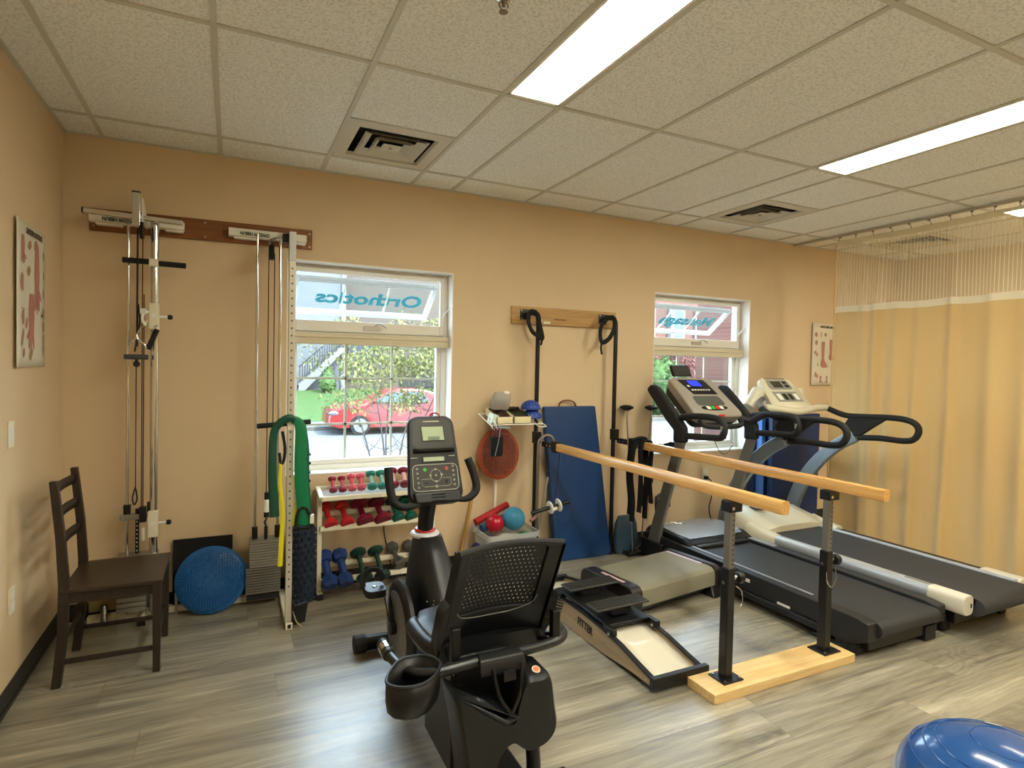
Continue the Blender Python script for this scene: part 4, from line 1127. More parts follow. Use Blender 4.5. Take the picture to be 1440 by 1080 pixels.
# red disc
t = thing('perforated_disc', 'round reddish brown perforated disc hanging in front of the white post', 'balance board', (2.71,-.08,.68))
redd = M('terracotta_vinyl', '9c4426', .5); redc = M('disc_dark_centre', '84402c', .5, var=.2, vscale=30)
g = G(); g.lathe([(.005,.016),(.13,.016),(.158,.012),(.178,0),(.178,-.008),(.01,-.01)], (2.705,-.105,.868), axis=(-.12,-1,.05), n=40, squash=(.92,1.08)); dk = build('disc_plate', g, redd, t)
ax = Vector((-.12,-1,.05)).normalized(); uu, ww_ = G().frame(ax)
g = G(redc, M('disc_hole', '2c1712', .8))
g.lathe([(.004,.0185),(.153,.0185),(.153,.0150),(.004,.0150)], (2.705,-.105,.868), axis=ax, n=32, squash=(.92,1.08))
g.use(MATS['disc_hole'])
for i in range(-8, 9):
    for j in range(-8, 9):
        a, b_ = i*.016, j*.016+(.008 if i % 2 else 0)
        if math.hypot(a, b_) > .145: continue
        c = Vector((2.705,-.105,.868)) + uu*a*.92 + ww_*b_*1.08 + ax*.0186
        g.cyl(c, c+ax*.0008, .0055, n=6)
build('disc_face', g, None, dk)
# black pouch
t = thing('drawstring_pouch', 'black cloth pouch hanging by cords from the wire shelf hooks', 'pouch', (2.60,-.30,.90))
g = G(); g.loft([[(2.598+a*sx, -.30+b_*sy, z) for a, b_ in rrect(1,1,.25,3)] for sx, sy, z in ((.085,.02,.885),(.095,.03,.93),(.095,.03,.985),(.10,.018,1.02))]); build('pouch_cloth', g, M('black_cloth', '0e0e10', .9), t)
for dx in (-.04, .0, .04):
    g = G(); g.tube([(2.598+dx,-.305,1.02),(2.59+dx*.7,-.31,1.06),(2.585+dx*.3,-.30,1.10)], .0035, n=6); build('pouch_cord', g, M('dark_violet_cord', '2e2a3a', .7), t)
g = G(); g.tube([(2.62,-.315,1.09),(2.60,-.325,1.0),(2.575,-.325,.89)], .0028, n=6); build('light_cord', g, M('grey_cord', '8e93a3', .6), t)

# ------------------------------------------------------------------ storage bin with balls
clear = bpy.data.materials.new('cloudy_clear_plastic'); clear.use_nodes = True
n = clear.node_tree.nodes; l = clear.node_tree.links; p = n['Principled BSDF']
p.inputs['Base Color'].default_value = lin('c9cdcf'); p.inputs['Roughness'].default_value = .25
trn = n.new('ShaderNodeBsdfTransparent'); mx = n.new('ShaderNodeMixShader'); mx.inputs[0].default_value = .42
l.new(trn.outputs[0], mx.inputs[1]); l.new(p.outputs[0], mx.inputs[2]); l.new(mx.outputs[0], n['Material Output'].inputs[0])
bx0, bx1, by0, by1 = 2.50, 2.90, -.42, -.10; BH = .345
t = thing('storage_bin', 'clear plastic storage bin of balls on the floor by the wall', 'storage bin', ((bx0+bx1)/2, (by0+by1)/2, 0))
g = G()
def rr_at(s, z): return [((bx0+bx1)/2 + a*s, (by0+by1)/2 + b_*s, z) for a, b_ in rrect(bx1-bx0, by1-by0, .04, 4)]
g.loft([rr_at(.86,.005), rr_at(.97,BH-.02)], cap=False); g.add(rr_at(.86,.005), [tuple(range(len(rr_at(.86,0))))])
build('bin_body', g, clear, t, solid=.003)
g = G(); g.loft([rr_at(.97,BH-.03), rr_at(1.04,BH-.03), rr_at(1.04,BH), rr_at(.985,BH)], cap=False); build('bin_rim', g, clear, t, solid=.003)
cxb, cyb = (bx0+bx1)/2, (by0+by1)/2
g = G(); g.tube([(2.57,-.34,.20),(2.66,-.36,.245),(2.76,-.35,.225),(2.80,-.25,.25),(2.70,-.2,.26),(2.6,-.22,.22),(2.58,-.3,.22)], .042, n=10, closed=True, sub=4)
single('folded_towel', g, M('white_terry_cloth', 'd8d2c4', .95, bump=.4, bscale=80), 'crumpled white towel inside the clear storage bin', 'towel')
g = G(); g.tube([(2.74,-.375,.285),(2.78,-.372,.305),(2.82,-.372,.285),(2.84,-.374,.27),(2.80,-.37,.262),(2.76,-.37,.27)], .007, n=6, closed=True); single('white_rope', g, M('white_rope', 'e4e0d2', .8), 'coil of white rope pressed against the front of the bin', 'rope')
g = G(); g.ell((2.622,-.245,.385), .066, n=28, m=16); single('red_ball', g, M('glossy_red_ball', 'b3122b', .2), 'small glossy red ball in the storage bin', 'ball')
g = G(); g.ell((2.775,-.24,.405), .086, n=32, m=18); single('light_blue_ball', g, M('light_blue_ball', '3f8fb6', .35), 'larger light blue ball in the storage bin', 'ball')
g = G(); g.cyl((2.515,-.13,.375), (2.80,-.08,.47), .025, n=16); single('red_foam_tube', g, M('red_foam', 'b01e22', .6), 'red foam tube lying across the back of the storage bin', 'tube')
g = G(); g.cyl((2.54,-.19,.34), (2.74,-.15,.39), .030, n=14); single('blue_foam_tube', g, M('dull_blue_foam', '2d5482', .6), 'dull blue foam tube behind the red ball in the bin', 'tube')
g = G(); g.boxc((2.85,-.29,.24), (.05,.12,.13), (.1,.1,.2)); single('green_block', g, M('green_block', '2f7a58', .6), 'green block at the right end inside the bin', 'block', bevel=.01)
g = G(); g.ell((2.485,-.26,.13), (.03,.13,.13)); single('purple_bag', g, M('purple_cloth', '2c2470', .8), 'dark purple cloth bag wedged against the left side of the bin', 'bag')
# ------------------------------------------------------------------ wall mounted parallel bars
oak = wood('oiled_oak_rail', 'dfb06c', 'c7924e', .3, axis=1, scale=3, coat=.3)
pine = wood('pale_pine_board', 'e6c68c', 'd6ae70', .4, axis=0, scale=2.5)
pine2 = wood('pine_wall_board', 'c09a62', 'ad8650', .5, axis=0, scale=2.5)
boltm = M('zinc_bolt', 'c5c6c4', .25, metal=1)
PX = (3.055, 3.765); WPX = (3.015, 3.745)
t = thing('parallel_bars', 'oak walking parallel bars on black and grey posts fixed to wall board and floor plank', 'parallel bars', (3.4, -1.0, 0))
g = G(); g.box((2.835, -.022, 1.862), (3.812, -.001, 1.998)); wb = build('wall_board', g, pine2, t, bevel=.002)
g = G(); g.box((3.06,-.0235,1.873), (3.10,-.022,1.905)); g.box((3.115,-.0235,1.873), (3.175,-.022,1.890)); build('paper_label', g, M('paper_label', 'e3dcc8', .6), wb, smooth=False)
g = G(); g.box((3.21,-.0235,1.905), (3.32,-.022,1.915)); build('stamp_mark', g, M('wood_stamp_ink', '7c5a30', .7), wb, smooth=False)
for x in WPX:
    g = G(); g.box((x-.11, -.028, 1.895), (x-.02, -.022, 1.975)); pl = build('wall_bracket', g, blackm, t)
    g = G()
    for dx in (-.10, -.03):
        for z in (1.905, 1.965): g.cyl((x+dx,-.031,z), (x+dx,-.028,z), .006, n=8)
    build('bracket_screw', g, boltm, pl)
    g = G(); g.tube([(x-.07,-.03,1.935),(x-.04,-.09,1.94),(x-.01,-.11,1.925),(x,-.115,1.86),(x,-.115,1.6),(x,-.115,.02)], .017, n=12, sub=5); build('wall_post', g, blackm, t)
    g = G(); g.boxc((x,-.12,.012), (.11,.10,.024)); build('post_foot', g, blackm, t, bevel=.003)
    g = G(); g.boxc((x,-.13,.985), (.05,.06,.09)); build('height_clamp', g, blackm, t, bevel=.003)
for x, xr in zip(WPX, PX):
    g = G(); g.prism([(xr+.02+a, .935+b_) for a, b_ in rrect(.046, .060, .010, 3)], 'y', -2.29, -.33 if x < 3.5 else -.28)
    rl = build('wooden_rail', g, oak, t, ang=30)
    g = G(); g.box((xr-.008,-.36,.895), (xr+.048,-.30,.975)); g.box((xr+.0,-.31,.915), (xr+.012,-.14,.955)); g.box((xr+.028,-.31,.915), (xr+.040,-.14,.955)); br = build('rail_hinge', g, blackm, t, bevel=.002)
    g = G()
    for y in (-.18, -.23, -.28): g.cyl((xr-.008,y,.935), (xr+.048,y,.935), .008, n=10)
    build('hinge_bolt', g, boltm, br)
    # floor post
    g = G(); g.box((xr-.026,-2.026,.05), (xr+.022,-1.978,.585)); po = build('lower_post', g, blackm, t, bevel=.006)
    g = G(); g.box((xr-.019,-2.02,.58), (xr+.018,-1.984,.875)); up = build('upper_post', g, M('dull_grey_steel', '7d7a72', .45, metal=.6), t, bevel=.004)
    g = G()
    for k in range(11): g.cyl((xr+.006,-2.0208,.60+k*.024), (xr+.006,-2.0200,.60+k*.024), .0045, n=8)
    build('adjustment_hole', g, M('punched_dark', '2a2824', .7), up)
    g = G(); g.box((xr-.028,-2.03,.855), (xr+.05,-1.97,.905)); sd = build('rail_saddle', g, blackm, t, bevel=.003)
    g = G(); g.cyl((xr-.012,-2.034,.875), (xr-.012,-2.03,.875), .009, n=10); build('saddle_bolt', g, boltm, sd)
    g = G(); g.cyl((xr+.022,-2.0,.53), (xr+.05,-2.005,.53), .012); build('knob_stem', g, boltm, po)
    g = G(); g.lathe([(.012,0),(.028,.006),(.030,.028),(.024,.038),(.008,.040)], (xr+.048,-2.005,.528), axis=(1,-.15,0), n=12); build('locking_knob', g, black, po)
    g = G(); 
    if x > 3.5: g.tube([(xr+.03,-2.03,.50),(xr+.035,-2.035,.44),(xr,-2.035,.395),(xr-.035,-2.035,.43),(xr-.035,-2.03,.48)], .0022, n=6)
    else: g.tube([(xr+.02,-2.03,.50),(xr+.055,-2.035,.47),(xr+.06,-2.035,.41),(xr+.03,-2.035,.38)], .0022, n=6)
    g.cyl((xr-.035,-2.003,.515), (xr-.026,-2.003,.515), .009); build('pin_lanyard', g, chrome, po)
    g = G(); g.boxc((xr,-2.005,.050), (.125,.105,.008), (0,0,.0)); bp = build('base_plate', g, blackm, t, bevel=.002)
    g = G()
    for dx in (-.045, .045):
        for dy in (-.038, .038): g.cyl((xr+dx,-2.005+dy,.053), (xr+dx,-2.005+dy,.059), .007, n=8)
    build('plate_bolt', g, boltm, bp)
g = G(); g.box((2.888,-2.10,.0), (3.882,-1.925,.046)); build('floor_plank', g, pine, t, bevel=.003)

# straps looped over the wall brackets
strapm = M('black_webbing', '0d0d0e', .85)
for x, pts, lab in ((3.0, [(2.985,-.13,1.945),(2.93,-.14,1.945),(2.915,-.14,1.88),(2.95,-.14,1.80),(3.00,-.15,1.765),(3.035,-.15,1.75),(3.01,-.15,1.85),(2.995,-.15,1.92)], 'black strap looped over the left bracket of the pale wall board'),
                    (3.7, [(3.71,-.13,1.945),(3.62,-.14,1.93),(3.575,-.14,1.84),(3.59,-.14,1.74),(3.66,-.14,1.77),(3.70,-.15,1.85),(3.71,-.14,1.93)], 'black strap looped over the right bracket with its end hanging down')):
    t = thing('hanging_strap', lab, 'strap', (x, -.14, 1.75))
    g = G(); g.tube(pts, .019, n=8, flat=(.35,1), closed=True, sub=5); build('strap_loop', g, strapm, t)
    g = G(); e_ = pts[3] if x > 3.5 else pts[5]
    g.tube([e_, (e_[0]-.006, -.14, e_[2]-.05), (e_[0]+.004, -.14, e_[2]-.10 if x > 3.5 else e_[2]-.03)], .009, n=6, flat=(.4,1)); build('strap_tail', g, strapm, t)

# walking cane and second stick by the near wall post
canem = M('bronze_grey_cane', '8a8378', .35, metal=.7)
t = thing('walking_cane', 'grey metal walking cane hooked over the near parallel bar', 'cane', (2.97,-.26,.28))
g = G(); g.tube([(3.09,-.27,.945),(3.075,-.26,1.0),(3.03,-.25,1.015),(2.985,-.25,.99),(2.967,-.25,.93),(2.966,-.25,.6),(2.965,-.25,.27)], .0115, n=10, sub=5); build('cane_shaft', g, canem, t)
g = G(); g.cyl((2.965,-.25,.245), (2.965,-.25,.275), .016); build('rubber_tip', g, rubber, t)
g = G(); g.tube([(3.045,-.26,.70),(2.995,-.26,.40),(2.975,-.27,.30)], .011, n=10, smooth=False)
single('aluminium_stick', g, M('aluminium_tube', 'b5b2a8', .3, metal=.8), 'straight aluminium stick leaning beside the walking cane', 'stick')
# wheel bar
t = thing('roller_bar', 'black bar with two white wheels hanging by a string from the near rail', 'roller bar', (3.07,-.36,.47))
g = G(); g.cyl((2.86,-.36,.465), (3.18,-.36,.525), .014); build('axle_bar', g, black, t)
for s in (3.015, 3.085):
    g = G(); g.lathe([(.012,-.006),(.046,-.006),(.050,0),(.046,.006),(.012,.006)], (s,-.36,.465+(s-2.86)*.187), axis=(1,0,.187), n=28); build('white_wheel', g, whitepl, t)
g = G(); g.cyl((3.035,-.36,.482), (3.07,-.36,.489), .018); build('wheel_hub', g, ivory, t)
g = G(); g.tube([(3.09,-.355,.905),(3.075,-.36,.75),(3.05,-.36,.49)], .003, n=6); build('hanging_string', g, black, t)
g = G(); g.cyl((2.87,-.33,.40), (2.94,-.30,.43), .012); build('pink_grip', g, M('dull_pink_grip', 'a07a70', .6), t)
# black belts over the far rail
t = thing('black_belts', 'bundle of black belts draped over the far end of the right parallel bar', 'belts', (3.77,-.42,.35))
rg = random.Random(2)
for k, (x, y, zb, w) in enumerate(((3.715,-.42,.34,.030),(3.735,-.36,.38,.028),(3.742,-.47,.42,.028),(3.822,-.44,.36,.030),(3.84,-.38,.44,.026),(3.826,-.50,.52,.026))):
    g = G(); s = -1 if x < 3.76 else 1
    g.tube([(3.785,y,.972),(3.785+s*.028,y,.968),(x,y,.90),(x-.004,y+rg.uniform(-.02,.02),.7),(x+.006,y,.5),(x,y,zb)], w, n=8, flat=(.3,1) if 0 else (1,.35), sub=4, up=(1,0,0)); build('belt', g, strapm, t)
g = G(); g.ell((3.86,-.46,.66), (.018,.02,.028)); build('belt_buckle', g, black, t)
g = G(); g.tube([(3.70,-.42,.975),(3.76,-.44,.995),(3.83,-.42,.985),(3.86,-.4,.965)], .012, n=6); build('tangled_cord', g, strapm, t)
# bluish plastic pack and balance poles
g = G(); g.loft([[(3.86+a*sx, -.16+b_*sy, z) for a, b_ in rrect(1,1,.3,3)] for sx, sy, z in ((.20,.07,0.01),(.22,.09,.12),(.20,.08,.24),(.15,.04,.31))])
single('blue_grey_pad', g, M('blue_grey_vinyl', '34485a', .4), 'dull blue grey vinyl pack standing on the floor behind the far wall post', 'pack')
for x, zt, yb, lab in ((3.905, 1.205, -.20, 'thin steel pole with black pad on top, standing between the bars and the second window'), (4.17, 1.20, -.10, 'thin steel pole with black pad on top, standing against the second window')):
    t = thing('balance_pole', lab, 'pole', (x, -.1, 0))
    xb = x-.015 if x < 4 else 4.06
    g = G(); g.cyl((xb, yb-.02, .03), (x, -.075, zt), .0065, n=8); build('pole_shaft', g, steel, t)
    g = G(); g.lathe([(.018,-.03),(.055,-.012),(.058,.004),(.03,.016),(.01,.018)], (x,-.075,zt), n=20); build('pole_pad', g, blacks, t)
    g = G(); g.boxc((xb,yb-.02,.016), (.16,.12,.030)); build('pole_base', g, black, t, bevel=.008)

# ------------------------------------------------------------------ folded gym mats
matb = M('blue_mat_vinyl', '163b6c', .38, bump=.25, bscale=9)
t = thing('gym_mat', 'blue folding gym mat with reddish brown handle leaning on the wall behind the bars', 'gym mat', (3.42,-.08,0))
def panel(g, x0b, x1b, x0t, x1t, yb, yt, z1, th):
    g.hexa([(x0b,yb-th,.0),(x1b,yb-th,.0),(x1b,yb,.0),(x0b,yb,.0)], [(x0t,yt-th,z1),(x1t,yt-th,z1),(x1t,yt,z1),(x0t,yt,z1)])
g = G(); panel(g, 3.20, 3.715, 3.12, 3.61, -.135, -.012, 1.215, .035); build('front_panel', g, matb, t, bevel=.01)
g = G(); panel(g, 3.20, 3.715, 3.12, 3.61, -.09, .0-.008+.007-.0, 1.205, .030); 
for v in g.v: v.y -= .004
build('rear_panel', g, matb, t, bevel=.01)
g = G(); g.tube([(3.265,-.03,1.21),(3.28,-.03,1.245),(3.32,-.03,1.262),(3.37,-.03,1.262),(3.41,-.03,1.245),(3.43,-.03,1.21)], .010, n=8, flat=(1,.5)); build('carry_handle', g, M('red_brown_handle', '7d3a22', .6), t)
t = thing('gym_mat', 'tall dark navy folded gym mat with lighter blue edge standing behind the treadmills', 'gym mat', (5.75,-.16,0))
navyv = M('dark_navy_vinyl', '16305c', .4, bump=.2, bscale=9); lightb = M('light_blue_vinyl', '4f7fd0', .45)
for k, (y0, y1, mt) in enumerate(((-.27,-.215,navyv),(-.21,-.155,navyv),(-.15,-.095,navyv))):
    g = G(); g.box((5.43+.02*k, y0, 0), (6.08, y1, 1.13-.008*k)); build('mat_panel', g, mt, t, bevel=.012)
g = G(); g.box((5.385,-.19,.0), (5.43,-.125,1.10)); build('light_edge', g, lightb, t, bevel=.01)
g = G(); g.box((5.35,-.12,.0), (5.42,-.05,1.08)); build('dark_edge', g, navyv, t, bevel=.01)

# ------------------------------------------------------------------ stepping platform
olive = M('olive_grey_belt', '7e7a68', .6, bump=.15, bscale=120)
dkpl = M('dark_brown_black_plastic', '1f1b1e', .35)
t = thing('step_platform', 'low olive grey padded platform with dark plastic ends beside the near parallel bar', 'step platform', (3.45,-.97,0))
ang = math.radians(8.5); Rm = Matrix.Translation((3.46,-.975,0)) @ Matrix.Rotation(ang, 4, 'Z')
def yz(hw, z0, z1, r):
    return [(-hw, z0), (hw, z0)] + [(hw-r+r*math.sin(a), z1-r+r*math.cos(a)) for a in (PI/2, PI/3, PI/6, 0)] + [(-hw+r-r*math.sin(a), z1-r+r*math.cos(a)) for a in (0, PI/6, PI/3, PI/2)]
g = G(); g.prism(yz(.225,.075,.195,.05), 'x', -.34, .37); g.xf(Rm); build('padded_top', g, olive, t, ang=25)
for x0, x1, nm in ((-.43,-.34,'end_housing'),(.37,.42,'end_housing')):
    g = G(); g.prism(yz(.235,.055,.205,.05), 'x', x0, x1); g.xf(Rm); e_ = build(nm, g, dkpl, t, bevel=.006)
    if x0 < 0:
        pass
g = G(); g.boxc((-.386,-.02,.2056), (.022,.20,.0012)); g.xf(Rm); build('logo_strip', g, M('pale_pink_print', 'c9a9ad', .4), t, smooth=False)
g = G(); g.boxc((.355,.03,.1965), (.035,.30,.002)); g.xf(Rm); build('label_strip', g, M('lilac_label', 'b9adb8', .4), t, smooth=False)
for sx in (-1, 1):
    g = G(); x0, x1 = (-.46,-.33) if sx < 0 else (.32,.46)
    g.hexa([(x0,-.26,0),(x1,-.26,0),(x1,.26,0),(x0,.26,0)], [(x0+.03,-.20,.10),(x1-.03,-.20,.10),(x1-.03,.20,.10),(x0+.03,.20,.10)]); g.xf(Rm); build('foot_riser', g, dkpl, t, bevel=.012)
g = G(); g.box((-.33,-.18,.03), (.32,.18,.075)); g.xf(Rm); build('underside', g, black, t)
g = G(); g.cyl((.42,-.19,.15), (.455,-.19,.15), .03); g.xf(Rm); build('end_roller', g, dkpl, t)

# ------------------------------------------------------------------ ski trainer
t = thing('ski_trainer', 'low wooden sided ski trainer with two black foot plates sliding on cream deck', 'ski trainer', (2.85,-1.35,0))
birch = wood('birch_side_panel', 'b39a78', 'a58b68', .5, axis=1, scale=3)
XL, XRr = 2.685, 3.0
topp = [(-1.905,.062),(-1.8,.082),(-1.66,.112),(-1.5,.132),(-1.32,.142),(-1.15,.140),(-.98,.128),(-.85,.112),(-.72,.09),(-.62,.07)]
botp = [(-.62,.045),(-.80,.022),(-1.0,.008),(-1.26,.002),(-1.5,.008),(-1.75,.028),(-1.905,.030)]
for x0 in (XL, XRr-.018):
    g = G(); g.prism(topp+botp, 'x', x0, x0+.018); sp = build('side_panel', g, birch, t, ang=25)
    if x0 == XL:
        for y, z in ((-.94+-.03,.085),(-1.19+-.05,.075),(-1.52,.065),(-1.87,.048)):
            g = G(); g.cyl((x0-.003,y,z), (x0,y,z), .006, n=10); build('screw_head', g, boltm, sp)
        text_mesh('side_lettering', 'FITTER', .062, M('black_print', '1c1a18', .6), sp, (x0-.0008, -1.265, .085), (0, -1, -.06), (0, -.06, 1), sx=.80, bold=.001)
    g = G()
    for i in range(len(topp)-1):
        (a0, b0), (a1, b1) = topp[i], topp[i+1]
        g.bar((x0+.009,a0,b0+.004), (x0+.009,a1,b1+.004), .026, .010)
    build('black_edge_rail', g, black, t)
g = G()
def deck(u, v):
    y = -1.89 + 1.26*v
    zz = 0
    for i in range(len(topp)-1):
        if topp[i][0] <= y <= topp[i+1][0]:
            f = (y-topp[i][0])/(topp[i+1][0]-topp[i][0]); zz = topp[i][1]*(1-f)+topp[i+1][1]*f
    return (XL+.018+(XRr-XL-.036)*u, y, zz-.022)
g.grid(deck, 4, 24); build('cream_deck', g, M('glossy_cream_deck', 'e0dac8', .05, spec=1.0), t, solid=.008)
g = G(); g.box((XL-.004,-1.925,.022), (XRr+.03,-1.895,.074)); build('end_cap', g, black, t, bevel=.004)
g = G(); g.box((XL-.004,-.63,.03), (XRr+.01,-.60,.085)); build('end_cap', g, black, t, bevel=.004)
def zt(y):
    for i in range(len(topp)-1):
        if topp[i][0] <= y <= topp[i+1][0]:
            f = (y-topp[i][0])/(topp[i+1][0]-topp[i][0]); return topp[i][1]*(1-f)+topp[i+1][1]*f
g = G(); g.hexa([(2.70,-1.53,.145),(2.985,-1.53,.145),(2.985,-1.0,.160),(2.70,-1.0,.160)], [(2.70,-1.53,.163),(2.985,-1.53,.163),(2.985,-1.0,.175),(2.70,-1.0,.175)])
cr_ = build('carriage', g, black, t, bevel=.004)
for y in (-1.55, -1.04):
    for x in (2.70, 2.985):
        g = G(); g.boxc((x,y,zt(y)+.02), (.03,.09,.035)); g.cyl((x-.02,y-.02,zt(y)+.012), (x+.02,y-.02,zt(y)+.012), .020); build('track_roller', g, black, cr_, bevel=.003)
        g = G(); g.cyl((x-.023,y-.02,zt(y)+.012), (x-.02,y-.02,zt(y)+.012), .008, n=10); build('roller_bolt', g, boltm, cr_)
for y, dx in ((-1.12, .02), (-1.42, .0)):
    g = G(); g.hexa([(2.67+dx,y-.058,.212),(3.02+dx,y-.058,.219),(3.02+dx,y+.058,.219),(2.67+dx,y+.058,.212)], [(2.67+dx,y-.058,.222),(3.02+dx,y-.058,.229),(3.02+dx,y+.058,.229),(2.67+dx,y+.058,.222)])
    pl = build('foot_plate', g, M('grey_grip_plate', '3b3a37', .55), t, bevel=.003)
    g = G(); g.boxc((2.84,y,.193), (.12,.10,.03)); build('plate_block', g, black, pl)
    g = G()
    for k in range(5): g.boxc((2.845+dx,y-.04+k*.02,.2265+.0), (.33,.005,.003), (0,-.02,0))
    build('grip_rib', g, black, pl)

# ------------------------------------------------------------------ blue half ball trainer
t = thing('dome_trainer', 'large glossy blue inflated dome trainer on grey base at the front right of the floor', 'dome trainer', (3.32,-3.0,0))
bc = Vector((3.32,-3.0,0)); BR = .315
g = G(); g.lathe([(.26,.0),(.31,.012),(.328,.035),(.328,.055),(.312,.062),(.28,.05)], bc, n=64); build('base_platform', g, M('warm_grey_plastic', '8f897e', .5), t)
g = G(); prof = [(BR*.985,.045),(BR,.065)]
for k in range(1, 19):
    a = k/18*PI/2
    prof.append((BR*math.cos(a), .065+.205*math.sin(a)))
g.lathe(prof, bc, n=72); build('blue_dome', g, M('glossy_blue_vinyl', '1f4f8e', .18, coat=.3), t, ang=80)
for r_ in (.275,.235,.20,.10):
    a = math.acos(r_/BR); z = .065+.205*math.sin(a)
    g = G(); g.tube([(bc.x+r_*math.cos(q), bc.y+r_*math.sin(q), z) for q in [2*PI*i/64 for i in range(64)]], .0028, n=6, closed=True, sub=1, smooth=False); build('moulded_ring', g, MATS['glossy_blue_vinyl'], t)
g = G(); 
def onb(x, y): 
    r = math.hypot(x, y); return Vector((bc.x+x, bc.y+y, .065+.205*math.sqrt(max(0,1-(r/BR)**2))+.0015))
pts = [onb(.13+.026*math.cos(q), .10+.026*math.sin(q)) for q in [2*PI*i/20 for i in range(20)]]
g.add(pts+[onb(.13,.10)], [(i,(i+1)%20,20) for i in range(20)]); build('round_label', g, M('pale_yellow_label', 'c9c3a4', .5), t)
# ------------------------------------------------------------------ treadmills
beltm = M('treadmill_belt', '2b2c2e', .6, bump=.2, bscale=200)
dkgrey = M('dark_grey_shell', '1e2023', .45)
silverp = M('warm_silver_plastic', 'a8a297', .38, metal=.25)
silverr = M('silver_side_rail', 'a9afb6', .3, metal=.6)
foamh = M('black_foam_handrail', '18191b', .65)
screenm = M('blue_lit_screen', '2030ff', .3, emit='2b3cff', es=1.0)
keym = M('black_key_panel', '15161a', .3)

t = thing('treadmill', 'dark treadmill with silver console and lit blue screen, nearest the parallel bars', 'treadmill', (4.32,-1.25,0))
xL, xR = 3.95, 4.66
# base frame and belt
g = G(); g.box((xL+.04,-2.10,.035), (xR-.04,-.30,.165)); build('deck_frame', g, black, t, bevel=.006)
g = G(); g.box((xL+.085,-2.10,.165), (xR-.085,-.40,.188)); g.cyl((xL+.085,-2.10,.145), (xR-.085,-2.10,.145), .043, n=20); build('running_belt', g, beltm, t)
for x0 in (xL, xR-.085):
    g = G(); g.prism([(-2.03,.05),(-2.12,.10),(-2.12,.195),(-2.05,.207),(-.36,.212),(-.30,.20),(-.30,.05)], 'x', x0, x0+.085); sr = build('side_rail', g, dkgrey, t, bevel=.006)
    g = G(); g.box(*(((x0+.012,-1.0,.2125), (x0+.070,-.45,.2135)) if x0 > 4.2 else ((x0+.052,-1.75,.2095), (x0+.074,-.36,.2135)))); build('rail_strip', g, silverr, sr, smooth=False)
g = G(); g.box((xL-.001,-1.35,.150), (xL+.002,-1.29,.172)); build('side_sticker', g, whitepl, t, smooth=False)
g = G(); g.box((xL-.001,-1.65,.085), (xL+.002,-1.56,.11)); build('side_sticker', g, whitepl, t, smooth=False)
g = G(); g.tube([(xL+.01,-2.0,.06),(xL+.01,-1.98,.018),(xL+.01,-1.80,.016)], .016, n=8); g.boxc((xL+.03,-2.0,.03), (.06,.12,.055)); build('rear_foot', g, rubber, t, bevel=.004)
g = G(); g.boxc((xR-.12,-2.06,.045), (.10,.10,.085)); build('rear_foot', g, rubber, t, bevel=.004)
g = G(); g.box((xL-.02,-1.9,.045), (xL+.03,-.55,.095)); build('lower_side_bar', g, black, t, bevel=.015)
# motor hood
hoodm = M('silver_blue_hood', '9aa3ad', .22, metal=.5)
g = G(); g.loft([[(4.31+a*w, y, z) for a, z in ((-1,z0),(1,z0),(1,z1-.01),(.96,z1),(-.96,z1),(-1,z1-.01))] for y, w, z0, z1 in ((-.20,.27,.06,.20),(-.28,.31,.06,.245),(-.45,.33,.10,.265),(-.68,.335,.165,.252),(-.76,.33,.19,.222))])
hd = build('motor_hood', g, black, t, bevel=.004)
g = G(); g.loft([[(4.31+a*w, y, z+.002) for a in (-1,-.5,0,.5,1)] + [(4.31+a*w, y, z+.006) for a in (1,.5,0,-.5,-1)] for y, w, z in ((-.24,.25,.232),(-.30,.29,.249),(-.45,.31,.266),(-.62,.31,.257),(-.71,.27,.242))]); build('hood_cover', g, hoodm, hd)
g = G(); g.tube([(4.16,-.36,.272),(4.20,-.37,.2735),(4.18,-.40,.2735),(4.23,-.41,.2735),(4.20,-.43,.272)], .006, n=5, flat=(1,.3)); build('hood_emblem', g, whitepl, hd)
g = G(); g.box((xL+.10,-.80,.190), (xR-.10,-.60,.215)); build('hood_lip', g, black, t, bevel=.01)
# uprights
upm = M('taupe_grey_upright', '77756f', .4, metal=.4)
for x in (xL+.0, xR+.03):
    g = G(); g.loft([[(x-.016,y-d/2,z),(x+.016,y-d/2,z),(x+.016,y+d/2,z),(x-.016,y+d/2,z)] for y, z, d in ((-.40,.10,.13),(-.45,.30,.115),(-.60,.75,.10),(-.68,.99,.09))]); build('upright', g, upm, t, bevel=.008)
    g = G(); g.box((x-.03,-.53,.02), (x+.03,-.28,.16)); build('upright_foot', g, black, t, bevel=.012)
g = G(); g.loft([[(xL-.016,y-d/2,z),(xL+.02,y-d/2,z),(xL+.02,y+d/2,z),(xL-.016,y+d/2,z)] for y, z, d in ((-.50,.88,.05),(-.56,.95,.09),(-.60,.975,.03))]); build('upright_clip', g, black, t)
